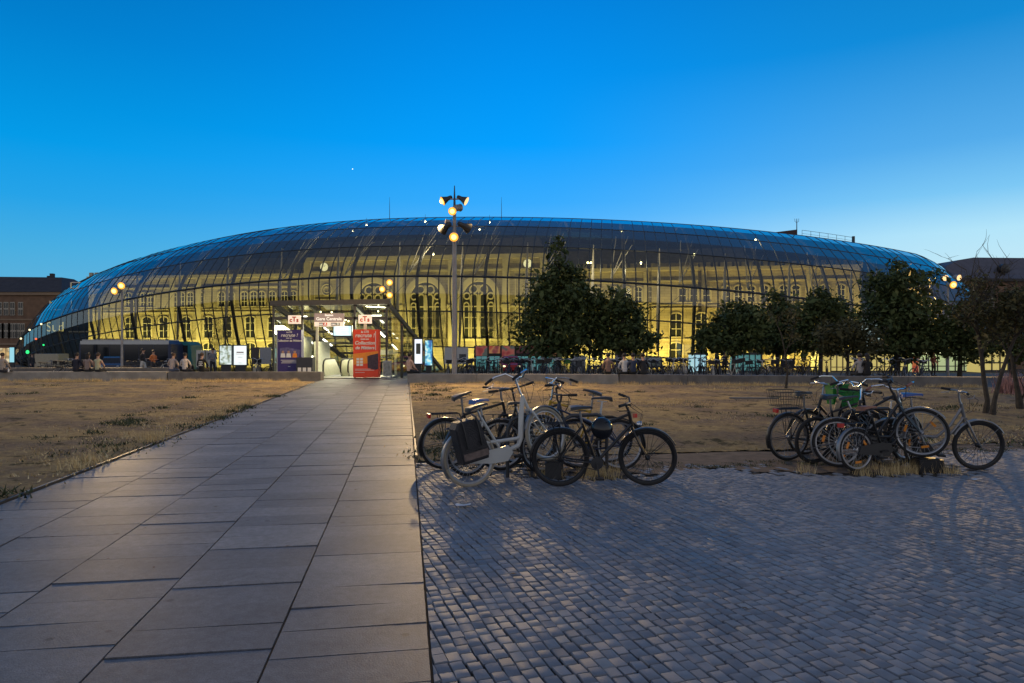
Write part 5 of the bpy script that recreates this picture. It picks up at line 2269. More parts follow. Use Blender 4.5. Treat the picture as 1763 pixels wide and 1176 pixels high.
slender(26.5, [(1353, 665), (1356, 640), (1352, 610), (1345, 575)], .04, [((1345, 575), (1340, 540, .2), 2, .02), ((1352, 610), (1368, 560, 0), 2, .018)],
        'thin young tree standing before the bench wall under the dark trees', 43, 400, .06)
# pink flowers in front of the right kiosk
fl = blades('flowers', [(px_x(1752, 24) + random.uniform(-.4, .5), 24 + random.uniform(-.4, .4)) for _ in range(24)], 26, .16, .3, 1.1, .02, .05, plain('pink_petals', (.42, .22, .19), .7, var=.4), .4)
# leftover sleeper beams lying on the turf, low
o = MB()
o.bar((px_x(1256, 21.3), 21.3, .05), (px_x(1340, 21), 21.0, .05), .28, .09)
tag(o.build('stone_slab', M['concrete_dark'], None, False), 'long flat grey stone slab lying in the dry grass of the right lawn', 'slab')
# ================================================================== bicycles
def bike(label, loc, heading, r=.34, wb=1.07, frame='diamond', fcol='black', tyre='rubber', rim='alu', bar='flat', barcol=None, saddle='vinyl', lean=0., pitch=0.,
         steer=0., fend=None, rack=False, chain=None, group=None, tail=False, headl=False, seat_h=.93, bar_h=1.04, fork=None, spoke='chrome', tube=.017, grip='rubber', reflect=False, seat_tilt=0.):
    """local x forward, rear contact at the origin"""
    a = thing('bicycle', label, 'bicycle', loc, (lean, -pitch, heading), group)
    fc = M[fcol]
    BBp = Vector((.43, 0, .285))
    st_top = Vector((.255, 0, .76))
    ht, hb = Vector((wb - .235, 0, .90)), Vector((wb - .19, 0, .72))
    ax = (ht - hb).normalized()
    SM = Matrix.Translation(hb) @ Matrix.Rotation(steer, 4, ax) @ Matrix.Translation(-hb)
    # frame
    o = MB()
    rh = Vector((0, 0, r))
    if frame == 'diamond':
        o.tube([st_top + (BBp - st_top) * .06, ht + (hb - ht) * .15], tube, 8)
        o.tube([BBp, hb + (ht - hb) * .2], tube * 1.15, 8)
    elif frame == 'sloping':
        o.tube([st_top + (BBp - st_top) * .22, ht + (hb - ht) * .2], tube, 8)
        o.tube([BBp, hb + (ht - hb) * .15], tube * 1.2, 8)
    elif frame == 'step':
        o.tube([BBp + Vector((-.05, 0, .16)), Vector((.56, 0, .44)), Vector((.72, 0, .60)), ht + (hb - ht) * .3], tube * 1.1, 8)
        o.tube([BBp, Vector((.62, 0, .36)), Vector((.76, 0, .53)), hb], tube * 1.1, 8)
    elif frame == 'mixte':
        for sy in (-.035, .035):
            o.tube([(0, sy * 1.6, r), (.30, sy, .60), ht + (hb - ht) * .4 + Vector((0, sy * .3, 0))], tube * .7, 7)
        o.tube([BBp, hb + (ht - hb) * .1], tube * 1.15, 8)
    elif frame == 'deep':       # low straight bar and a broad down tube
        o.tube([(.20, 0, .47), (.45, 0, .43), (.66, 0, .40), (.71, 0, .41)], tube * 1.15, 8)
        o.tube([ht + Vector((.005, 0, -.02)), Vector((.78, 0, .64)), Vector((.715, 0, .39)), Vector((.66, 0, .31)), BBp], [tube * 1.5, tube * 1.9, tube * 1.9, tube * 1.6, tube * 1.4], 8)
    o.tube([BBp, st_top], tube, 8)
    o.tube([hb, ht], tube * 1.25, 8)
    for sy in (-1, 1):
        o.tube([BBp + Vector((0, sy * .03, 0)), Vector((.18, sy * .055, r * .9)), rh + Vector((0, sy * .065, 0))], tube * .6, 6)
        o.tube([st_top + Vector((0, sy * .02, -.04)), Vector((.14, sy * .05, .57)), rh + Vector((0, sy * .065, 0))], tube * .5, 6)
    o.lathe(BBp + Vector((0, -.035, 0)), [(.024, 0), (.024, .07)], 10, (0, 1, 0))
    o.build('frame', fc, a)
    # fork
    o = MB()
    fh = Vector((wb, 0, r))
    for sy in (-1, 1):
        o.tube([hb + Vector((0, sy * .02, -.01)), hb + Vector((.02, sy * .055, -.06)), fh.lerp(hb, .35) + Vector((-.015, sy * .058, 0)), fh + Vector((0, sy * .058, 0))], [.016, .015, .012, .009], 7)
    o.tube([hb + Vector((0, -.05, -.02)), hb + Vector((0, .05, -.02))], .018, 7)
    o.xf(SM)
    o.build('fork', M[fork] if fork else fc, a)

    def wheel(c, rear):
        o_ = MB()
        rr = r - .028
        o_.torus(c, rr - .012, .012, 40, 6)
        o_.torus(c, rr - .026, .008, 40, 5)
        for k_ in range(28):
            t_ = 2 * PI * k_ / 28
            t2 = t_ + (.55 if k_ % 2 else -.55)
            sy = .028 if k_ % 4 < 2 else -.028
            o_.tube([(c[0] + .022 * math.cos(t2), c[1] + sy, c[2] + .022 * math.sin(t2)), (c[0] + (rr - .03) * math.cos(t_), c[1], c[2] + (rr - .03) * math.sin(t_))], .0021, 3, False)
        o_.lathe((c[0], c[1] - .05, c[2]), [(.012, 0), (.03, .02), (.018, .03), (.018, .07), (.03, .08), (.012, .1)], 10, (0, 1, 0))
        if rear:
            o_.lathe((c[0], c[1] - .052, c[2]), [(.03, 0), (.042, .004), (.036, .02)], 14, (0, 1, 0))
        o2 = MB()
        o2.torus(c, r - .021, .021, 44, 8)
        rf_ = None
        if reflect:
            rf_ = []
            for t_ in (.6, 2.7, 4.8):
                rf_.append(MB())
                q = Vector((c[0] + rr * .62 * math.cos(t_), c[1] - .012, c[2] + rr * .62 * math.sin(t_)))
                d_ = Vector((-math.sin(t_), 0, math.cos(t_)))
                rf_[-1].bar(q - d_ * .045, q + d_ * .045, .012, .03, (math.cos(t_), 0, math.sin(t_)))
        if not rear:
            o_.xf(SM)
            o2.xf(SM)
            for q_ in rf_ or ():
                q_.xf(SM)
        w_ = o_.build('wheel', M[rim], a)
        o2.build('tyre', M[tyre], w_)
        for q_ in rf_ or ():
            q_.build('reflector', M['orange'], w_, False)

    wheel((0, 0, r), True)
    wheel((wb, 0, r), False)
    # mudguards
    if fend:
        for c, rear in (((0, 0, r), True), ((wb, 0, r), False)):
            o = MB()
            a0_, a1_ = (62, 205) if rear else (28, 155)
            k_ = 18
            for i in range(k_ + 1):
                t_ = R(a0_ + (a1_ - a0_) * i / k_)
                for (dy, dr) in ((-.03, .006), (-.018, .022), (.018, .022), (.03, .006)):
                    o.v.append((c[0] + (r + dr) * math.cos(t_), dy, c[2] + (r + dr) * math.sin(t_)))
            for i in range(k_):
                for j in range(3):
                    o.f.append((i * 4 + j, i * 4 + 4 + j, i * 4 + 5 + j, i * 4 + 1 + j))
                    o.m.append(0)
            t_ = R(185 if rear else 45)
            for sy in (-1, 1):
                o.tube([(c[0], sy * .06, c[2]), (c[0] + (r + .015) * math.cos(t_), sy * .03, c[2] + (r + .015) * math.sin(t_))], .0035, 4)
            if not rear:
                o.xf(SM)
            o.build('mudguard', M[fend], a)
    # saddle and post
    sd = Vector((.225, 0, seat_h))
    o = MB()
    sg = [(-.13, .075, .0), (-.12, .085, .02), (-.04, .075, .03), (.04, .038, .025), (.13, .018, .02), (.15, .008, .01)]
    v, fs = [], []
    for (x_, hw, z_) in sg:
        dz_ = .012 + .22 * hw
        v += [(x_, -hw, z_ - dz_), (x_, -hw * .86, z_ + .006), (x_, 0, z_ + .012), (x_, hw * .86, z_ + .006), (x_, hw, z_ - dz_)]
    for i in range(len(sg) - 1):
        for j in range(5):
            fs.append((i * 5 + j, i * 5 + 5 + j, i * 5 + 5 + (j + 1) % 5, i * 5 + (j + 1) % 5))
    fs += [(0, 1, 2, 3, 4), tuple(reversed(range(25, 30)))]
    o.add(v, fs)
    o.xf(Matrix.Translation(sd) @ Matrix.Rotation(-seat_tilt, 4, 'Y'))
    sdl = o.build('saddle', M[saddle], a)
    o = MB()
    o.tube([st_top - Vector((0, 0, .03)), sd - Vector((0, 0, .03))], .0135, 8)
    o.tube([sd + Vector((-.06, 0, -.03)), sd + Vector((.07, 0, -.02))], .008, 5)
    o.build('seat_post', M['alu'], sdl)
    # handlebar
    o = MB()
    hc = Vector((ht.x - .035, 0, bar_h))
    o.tube([ht, ht + Vector((-.02, 0, .04)), hc], .014, 7)
    if bar == 'flat':
        pts = [hc + Vector((-.05, -.31, .01)), hc + Vector((.05, -.12, .0)), hc + Vector((.06, 0, 0)), hc + Vector((.05, .12, 0)), hc + Vector((-.05, .31, .01))]
        gd = Vector((-.05, .12, 0))
    elif bar == 'riser':
        pts = [hc + Vector((-.07, -.33, .05)), hc + Vector((.04, -.15, .05)), hc + Vector((.05, -.06, 0)), hc + Vector((.05, .06, 0)), hc + Vector((.04, .15, .05)), hc + Vector((-.07, .33, .05))]
        gd = Vector((-.06, .12, 0))
    else:   # swept
        pts = [hc + Vector((-.26, -.27, .04)), hc + Vector((-.10, -.28, .09)), hc + Vector((.03, -.20, .10)), hc + Vector((.06, -.07, .02)), hc + Vector((.06, .07, .02)), hc + Vector((.03, .20, .10)), hc + Vector((-.10, .28, .09)), hc + Vector((-.26, .27, .04))]
        gd = None
    o.tube([hc, hc + Vector((.06, 0, .0 if bar != 'swept' else .02))], .016, 6)
    o.tube(pts, .0115, 7)
    for sy, e in ((-1, pts[0]), (1, pts[-1])):
        o.tube([e + Vector((.10, -sy * .03, -.015)), e + Vector((.08, -sy * .01, -.05)), e + Vector((-.01, sy * .01, -.06))], .005, 5)
    o.xf(SM)
    hbm = o.build('handlebar', M[barcol or 'alu'], a)
    for e, i2 in ((pts[0], pts[1]), (pts[-1], pts[-2])):
        o = MB()
        d_ = (i2 - e).normalized()
        o.tube([e - d_ * .01, e + d_ * .12], .0175, 8)
        o.xf(SM)
        o.build('grip', M[grip], hbm)
    o = MB()
    for sy in (-1, 1):
        o.tube([hc + Vector((.05, sy * .12, 0)), hc + Vector((.20, sy * .10, -.10)), hc + Vector((.16, sy * .03, -.26)), hb + Vector((.03, sy * .02, .05))], .0032, 4)
    o.xf(SM)
    o.build('cable', M['black'], a)
    # cranks and chain
    o = MB()
    o.lathe(BBp + Vector((0, -.05, 0)), [(.02, 0), (.075, .003), (.075, .008), (.02, .01)], 22, (0, 1, 0))
    ca = .7 + (len(label) % 5) * .5
    pedals = []
    for sy in (-1, 1):
        e = BBp + Vector((sy * .165 * math.cos(ca), sy * .075, sy * .165 * math.sin(ca)))
        o.bar(BBp + Vector((0, sy * .06, 0)), e, .022, .012, (0, 1, 0))
        o3 = MB()
        o3.box(e.x - .045, e.x + .045, e.y + (0 if sy > 0 else -.09), e.y + (.09 if sy > 0 else 0), e.z - .01, e.z + .012)
        pedals.append(o3)
    o.lathe(BBp + Vector((0, -.065, 0)), [(.012, 0), (.012, .13)], 8, (0, 1, 0))
    ck = o.build('crank', M['steel'] if fcol != 'white' else M['silver'], a, False)
    for q_ in pedals:
        q_.build('pedal', M['rubber'], ck, False)
    o = MB()
    if chain:
        o.prism([(-.03, r - .05), (.25, BBp.z - .075), (.45, BBp.z - .10), (.54, BBp.z - .02), (.50, BBp.z + .08), (.30, BBp.z + .085), (.02, r + .055)], .03, 'y', -.075)
        o.build('chain_guard', M[chain], a, False)
    else:
        o.tube([(0, -.045, r + .035), BBp + Vector((0, -.045, .083))], .005, 4)
        o.tube([(0, -.045, r - .035), BBp + Vector((0, -.045, -.083))], .005, 4)
        o.build('chain', M['steel'], a)
    if rack:
        o = MB()
        z_ = r * 2 + .07
        for sy in (-.055, 0, .055):
            o.tube([(.19, sy, z_), (-.20, sy, z_)], .005, 5)
        o.tube([(-.20, -.055, z_), (-.21, 0, z_), (-.20, .055, z_)], .005, 5)
        for sy in (-1, 1):
            o.tube([(-.10, sy * .06, z_), (0, sy * .07, r)], .0045, 5)
            o.tube([(-.02, sy * .06, z_), (0, sy * .07, r)], .0045, 5)
        o.tube([(.19, 0, z_), (.22, 0, .70)], .006, 5)
        o.build('rack', M['black'], a)
    if tail:
        o = MB()
        o.box(-.245, -.21, -.045, .045, r * 2 + .02, r * 2 + .075)
        o.build('tail_light', M['red'], a, False)
    if headl:
        o = MB()
        o.lathe(hb + Vector((.05, 0, .03)), [(.02, 0), (.034, .03), (.036, .06), (.02, .066)], 10, (1, 0, -.1))
        o.xf(SM)
        o.build('headlight', M['chrome'], a)
    if len(label) % 3:
        o = MB()
        pts_ = []
        for k_ in range(40):
            t_ = k_ * .62
            pts_.append((.30 + .055 * math.cos(t_) + .002 * k_, .05 + .05 * math.sin(t_), .56 - .006 * k_))
        o.tube(pts_, .009, 5)
        o.build('lock', M['rubber'], a)
    # kickstand
    o = MB()
    o.tube([(.34, .03, .27), (.30, .20, .01)], .008, 5)
    o.build('kickstand', M['steel'], a)
    return a


GL, GRT = 'bicycles round the left cycle stand', 'bicycles round the right cycle stand'
A1 = bike('white low step city bicycle with cream tyres and a black pannier', (-.43, 8.12, 0), math.atan2(.52, .98), .34, 1.09, 'deep', 'white', 'cream_tyre', 'alu', 'swept', 'chrome', 'vinyl',
          lean=R(-3), pitch=R(12), steer=R(14), fend='silver', rack=True, chain='white', group=GL, seat_h=.90, bar_h=1.1, fork='white', tube=.018)
bike('black trekking bicycle with a helmet hung on it, front of the left group', (.57, 8.10, 0), R(3), .345, 1.04, 'sloping', 'black', 'rubber', 'black', 'riser', 'black', 'vinyl',
     lean=R(5), steer=R(-12), fend='black', rack=True, group=GL, seat_h=.93, bar_h=.98, spoke='chrome', headl=True)
bike('dark racked bicycle behind the white one, its wheel furthest left', (-.92, 9.25, 0), R(22), .345, 1.06, 'diamond', 'black', 'rubber', 'alu', 'flat', 'alu', 'vinyl',
     lean=R(4), steer=R(20), fend='black', rack=True, group=GL, seat_h=.99, bar_h=1.08, tail=True, seat_tilt=R(16))
bike('yellow framed bicycle facing left at the back of the left group', (1.38, 9.75, 0), R(176), .34, 1.06, 'diamond', 'yellow', 'rubber', 'alu', 'swept', 'chrome', 'vinyl',
     lean=R(-4), steer=R(-22), group=GL, seat_h=1.0, bar_h=1.12, seat_tilt=R(14), rack=False)
bike('dark blue bicycle facing left behind the black trekking bicycle', (1.45, 9.15, 0), R(188), .34, 1.05, 'mixte', 'navy', 'rubber', 'alu', 'flat', 'black', 'vinyl',
     lean=R(5), steer=R(16), fend='black', group=GL, seat_h=.95, bar_h=1.02, tail=True)
bike('dark grey bicycle with silver mudguards in the middle of the left group', (-.15, 9.15, .0), R(8), .34, 1.05, 'diamond', 'steel', 'rubber', 'alu', 'riser', 'black', 'vinyl',
     lean=R(-6), steer=R(-24), fend='silver', group=GL, seat_h=.88, bar_h=1.1, rack=True)
bike('black city bicycle standing behind the white one with its bars turned left', (-.55, 8.75, .0), R(38), .34, 1.05, 'step', 'black', 'rubber', 'alu', 'flat', 'black', 'blue_vinyl',
     lean=R(-5), steer=R(40), fend='black', group=GL, seat_h=.94, bar_h=1.1, headl=True)

H = bike('dark bicycle with a wire basket over the rear wheel, furthest left of the right group', (4.02, 9.95, 0), R(14), .345, 1.07, 'step', 'black', 'rubber', 'alu', 'swept', 'chrome', 'vinyl',
         lean=R(3), fend='black', rack=True, tail=True, group=GRT, seat_h=.97, bar_h=1.1, steer=R(-10))
I_ = bike('black mountain bicycle second from left in the right group, saddle high', (4.27, 9.68, 0), R(18), .34, 1.06, 'diamond', 'black', 'rubber', 'black', 'flat', 'black', 'vinyl',
          lean=R(5), group=GRT, seat_h=.95, bar_h=1.02, steer=R(12))
bike('small wheeled dark bicycle with a tan leather saddle, right group', (4.58, 9.05, 0), R(16), .285, 1.0, 'step', 'black', 'rubber', 'alu', 'swept', 'chrome', 'leather',
     lean=R(-4), fend='silver', rack=True, tail=True, group=GRT, seat_h=.83, bar_h=1.06, steer=R(18), grip='leather', reflect=True, chain='black')
bike('black bicycle with its front wheel propped up on the dark block', (4.50, 9.30, .02), R(-11), .33, 1.05, 'sloping', 'black', 'rubber', 'alu', 'riser', 'black', 'vinyl',
     lean=R(-5), pitch=R(9), fend='silver', group=GRT, seat_h=.9, bar_h=1.05, steer=R(-22), reflect=True)
bike('silver low step bicycle at the right end of the right group', (5.22, 9.42, 0), R(-13), .335, 1.07, 'step', 'silver', 'rubber', 'black', 'flat', 'alu', 'blue_vinyl',
     lean=R(6), fend='silver', rack=False, group=GRT, seat_h=1.0, bar_h=1.06, steer=R(8), fork='silver')
J = bike('dark bicycle with two green plastic crates at its handlebar, back of the right group', (5.6, 10.6, 0), R(184), .345, 1.08, 'diamond', 'black', 'rubber', 'alu', 'flat', 'alu', 'vinyl',
         lean=R(-3), fend='black', group=GRT, seat_h=.92, bar_h=1.1, steer=R(10))
bike('dark red bicycle half hidden in the middle of the right group', (5.75, 9.95, 0), R(200), .34, 1.05, 'mixte', 'black', 'rubber', 'alu', 'swept', 'chrome', 'vinyl',
     lean=R(4), fend='black', rack=True, group=GRT, seat_h=.9, bar_h=1.08, steer=R(-16), headl=True)

# pannier, helmet, crates, basket: things carried by the bicycles
MW = A1.matrix_basis.copy()


def on_bike(b, mb, name, mat, label, cat, smooth=False):
    mw = Matrix.LocRotScale(b.location, b.rotation_euler, None)
    c = Vector(np.mean(np.array(mb.v), axis=0))
    mb.xf(Matrix.Translation(-c))
    o_ = mb.build(name, mat, None, smooth)
    o_.location = mw @ c
    o_.rotation_euler = b.rotation_euler
    return tag(o_, label, cat)


o = MB()
prof = [(-.20, .33), (.135, .33), (.16, .42), (.12, .78), (.09, .83), (-.17, .83), (-.215, .76)]
v = []
for yy, sc_ in ((-.10, 1), (-.26, .97), (-.285, .9)):
    for x_, z_ in prof:
        v.append((x_ * sc_, yy, .58 + (z_ - .58) * sc_))
k_ = len(prof)
fs = []
for l in range(2):
    for i in range(k_):
        j = (i + 1) % k_
        fs.append((l * k_ + i, l * k_ + j, (l + 1) * k_ + j, (l + 1) * k_ + i))
fs += [tuple(reversed(range(k_))), tuple(2 * k_ + i for i in range(k_))]
o.add(v, fs)
pn = on_bike(A1, o, 'pannier_bag', plain('black_bag_canvas', (.016, .014, .016), .55, var=.4, scale=7, bump=.4), 'black pannier bag hanging on the rear rack of the white bicycle', 'bag')
o = MB()
o.box(-.175, .13, -.11, -.08, -.225, -.15)
o.xf(Matrix.Translation((0, -.0, 0)))
o.build('reflective_strip', plain('worn_grey_strip', (.13, .09, .075), .5, var=.4, scale=20), pn, False)
o = MB()
for x_ in (-.11, .07):
    o.tube([(x_, -.095, -.1), (x_, -.105, .1), (x_, -.08, .235), (x_, .02, .26)], .011, 5)
o.build('strap', M['black'], pn)
# helmet
hl = thing('helmet', 'round black cycle helmet hung below the saddle of the black trekking bicycle', 'helmet', (1.02, 7.92, .70), (R(70), R(10), R(20)))
o = MB()
o.lathe((0, 0, 0), [(.118, 0), (.13, .025), (.128, .07), (.105, .115), (.06, .142), (.012, .15)], 18)
o.build('shell', plain('helmet_gloss', (.008, .008, .01), .18), hl)
o = MB()
for sgn in (-1, 1):
    o.tube([(sgn * .11, .02, 0), (sgn * .07, .05, -.1), (0, .06, -.14)], .006, 5)
o.build('strap', M['black'], hl)


def crate(c, w, d_, h_, rz, label):
    a = thing('crate', label, 'crate', c, (0, 0, rz))
    o = MB()
    t_ = .012
    fl_ = .8
    ring = []
    for (sc_, z_) in ((fl_, 0), (1, h_)):
        for sx_, sy_ in ((-1, -1), (1, -1), (1, 1), (-1, 1)):
            ring.append((sx_ * w / 2 * sc_, sy_ * d_ / 2 * sc_, z_))
    inner = [(x_ * .94, y_ * .94, z_ + (.012 if i < 4 else 0)) for i, (x_, y_, z_) in enumerate(ring)]
    fs = [(3, 2, 1, 0)]
    for i in range(4):
        j = (i + 1) % 4
        fs += [(i, j, 4 + j, 4 + i), (8 + j, 8 + i, 12 + i, 12 + j), (4 + i, 4 + j, 12 + j, 12 + i)]
    fs.append((8, 9, 10, 11))
    o.add(ring + inner, fs)
    o.build('tub', M['green'], a, False)
    o = MB()
    for i in range(4):
        j = (i + 1) % 4
        o.bar(Vector(ring[4 + i]) * 1.02, Vector(ring[4 + j]) * 1.02, .02, .022)
    o.build('rim', M['green'], a, False)
    return a


yy = 10.35
crate((px_x(1440, yy), yy, .79), .25, .22, .29, .1, 'left one of the two green plastic crates on the bicycle bars')
crate((px_x(1461, yy - .15), yy - .15, .76), .26, .22, .23, .3, 'right one of the two green plastic crates, set slightly lower')
# wire basket over the rear wheel
o = MB()
for z_, sc_ in ((.80, .85), (.92, .92), (1.02, 1.0)):
    q = [(-.28 * sc_, -.17 * sc_, z_), (.14 * sc_, -.17 * sc_, z_), (.14 * sc_, .17 * sc_, z_), (-.28 * sc_, .17 * sc_, z_)]
    o.tube(q, .004 if z_ < 1 else .007, 4, False, True)
for i in range(10):
    t_ = i / 9
    for sy in (-1, 1):
        o.tube([((-.28 + .42 * t_) * .85, sy * .17 * .85, .80), (-.28 + .42 * t_, sy * .17, 1.02)], .0025, 3)
    o.tube([((-.28 + .42 * t_) * .85, -.145, .80), ((-.28 + .42 * t_) * .85, .145, .80)], .0025, 3)
for i in range(7):
    t_ = -1 + 2 * i / 6
    o.tube([(-.28 * .85, t_ * .145, .80), (-.28, t_ * .17, 1.02)], .0025, 3)
    o.tube([(.14 * .85, t_ * .145, .80), (.14, t_ * .17, 1.02)], .0025, 3)
on_bike(H, o, 'wire_basket', M['steel'], 'wire basket fixed over the rear wheel of the leftmost bicycle in the right group', 'basket')
# brown paper and a wooden slat stuck between the bikes
o = MB()
o.bar((px_x(1430, 9.8), 9.8, .46), (px_x(1447, 9.95), 9.95, .95), .07, .02, (0, 1, 0))
tag(o.build('wooden_slat', plain('pale_wood', (.42, .32, .2), .7), None, False), 'pale wooden slat leaning between the bicycles below the green crates', 'slat')
# cycle stands
o = MB()
o.box(-.16, .16, -.11, .11, -.03, .165)
o.box(-.13, .13, -.08, .08, .168, .18)
tag(o.build('stand_block', M['black'], None, False, (5.52, 9.08, 0)), 'dark concrete block of the right cycle stand under the propped up wheel', 'block')
o = MB()
o.box(-.10, .10, -.08, .08, -.03, .2)
o.box(-.085, .085, -.06, .06, .203, .225)
tag(o.build('stand_block', M['steel'], None, False, (.52, 8.63, 0)), 'dark block of the left cycle stand under the white bicycle front wheel', 'block')
for i, (x_, y_, rz, gp) in enumerate(((.25, 8.75, .3, 'left'), (.95, 8.95, .3, 'left'), (4.85, 9.5, .2, 'right'), (5.3, 9.9, .2, 'right'))):
    o = MB()
    o.tube([(-.32, 0, -.03), (-.32, 0, .62), (-.27, 0, .72), (-.18, 0, .76), (.18, 0, .76), (.27, 0, .72), (.32, 0, .62), (.32, 0, -.03)], .024, 8)
    lb = ('nearer' if i % 2 == 0 else 'further') + ' steel hoop of the ' + gp + ' cycle stand, hidden among the bicycles'
    tag(o.build('cycle_stand', M['steel'], None, True, (x_, y_, 0)), lb, 'cycle stand').rotation_euler = (0, 0, rz)

# ---- the long dense row of bicycles behind the bench wall
PR = []
for kx, (c1, c2) in enumerate((('black', 'steel'), ('navy', 'silver'), ('steel', 'alu'), ('white', 'alu'), ('black', 'alu'), ('navy', 'alu'))):
    o = MB()
    r = .335
    o.i = 0
    for c in ((0, 0, r), (1.05, 0, r)):
        o.torus(c, r - .02, .022, 18, 5)
    o.i = 1
    for c in ((0, 0, r), (1.05, 0, r)):
        o.torus(c, r - .045, .012, 18, 4)
        for k_ in range(8):
            t_ = k_ * PI / 4
            o.tube([c, (c[0] + (r - .04) * math.cos(t_), 0, c[2] + (r - .04) * math.sin(t_))], .004, 3)
    o.i = 2
    B_ = Vector((.43, 0, .28))
    for p_, q in ((B_, (.25, 0, .78)), (B_, (.86, 0, .74)), ((.26, 0, .74), (.83, 0, .86)), (B_, (0, .05, r)), (B_, (0, -.05, r)), ((.25, 0, .74), (0, .05, r)), ((.25, 0, .74), (0, -.05, r)), ((.85, 0, .75), (.81, 0, .98))):
        o.tube([p_, q], .02, 5)
    for sy in (-.05, .05):
        o.tube([(.86, sy, .74), (1.05, sy, r)], .013, 5)
    o.i = 3
    o.tube([(.72, -.3, 1.05), (.84, -.2, 1.08), (.82, 0, .99), (.84, .2, 1.08), (.72, .3, 1.05)], .018, 5)
    o.i = 0
    o.ball((.22, 0, .94), (.14, .075, .035), 8, 5)
    o.tube([(.25, 0, .78), (.22, 0, .92)], .015, 5)
    if kx % 2:
        o.box(.88, 1.12, -.16, .16, .86, 1.05)
    PR.append(o.build('parked_bicycle', [M['rubber'], M['alu'], M[c1], M[c2]], None, True, (0, -50, 0)))
BGL = 'one of the many bicycles packed in the long dark row behind the bench wall'
first = set()


def bgbike(x, y, rz, label, group):
    k_ = random.choice((0, 0, 1, 2, 2, 3, 4, 4, 5))
    p_ = PR[k_]
    o_ = p_ if k_ not in first else p_.copy()
    if k_ in first:
        COL.objects.link(o_)
    first.add(k_)
    o_.location = (x, y, gz(y) - .03)
    o_.rotation_euler = (random.uniform(-.12, .12), 0, rz)
    s_ = random.uniform(.94, 1.08)
    o_.scale = (s_, s_, s_)
    tag(o_, label, 'bicycle', group)


x = px_x(770, 36)
while x < px_x(1400, 36):
    bgbike(x, 35.6 + random.uniform(-.3, .4), R(90 + random.uniform(-22, 22)) + (PI if random.random() < .4 else 0), BGL, 'bicycles in the long row')
    x += random.uniform(.26, .42)
x = px_x(800, 39)
while x < px_x(1230, 39):
    bgbike(x, 38.6 + random.uniform(-.3, .4), R(90 + random.uniform(-25, 25)), BGL, 'bicycles in the long row')
    x += random.uniform(.4, .75)
x = px_x(1400, 34)
while x < px_x(1590, 34):
    bgbike(x, 33.6 + random.uniform(-.4, .5), R(random.uniform(20, 70)), BGL, 'bicycles in the long row')
    x += random.uniform(.35, .7)
BL2 = 'one of the dark bicycles standing behind the bench wall on the left'
for px in (62, 70, 79, 88, 97, 108, 116, 214, 225, 262, 272):
    y_ = 42.5 + random.uniform(-.5, 1.2)
    bgbike(px_x(px, y_), y_, R(random.uniform(-30, 60)), BL2, 'bicycles on the left')
for px in (436, 448, 460, 472):
    y_ = 39 + random.uniform(-.5, .8)
    bgbike(px_x(px, y_), y_, R(random.uniform(50, 130)), 'one of the dark bicycles left of the shelter beside the purple banner', 'bicycles left of the shelter')
for i, p_ in enumerate(PR):
    if i not in first:
        bpy.data.objects.remove(p_)
# two bicycles lying or leaning before the left wall
bgl = PR[0].copy()
COL.objects.link(bgl)
bgl.location = (px_x(92, 39), 39.3, gz(39))
bgl.rotation_euler = (R(-28), 0, R(8))
bgl.scale = (1, 1, 1)
tag(bgl, 'dark bicycle leaning over by itself left of the group seated on the left wall', 'bicycle', 'bicycles on the left')

# ================================================================== people
M['hair'] = plain('dark_hair', (.015, .011, .009), .6)
M['hairb'] = plain('brown_hair', (.06, .035, .02), .6)
CL = {}


def cloth(c):
    if c not in CL:
        CL[c] = plain('cloth_%s' % len(CL), c, .85, var=.15, scale=14)
    return CL[c]


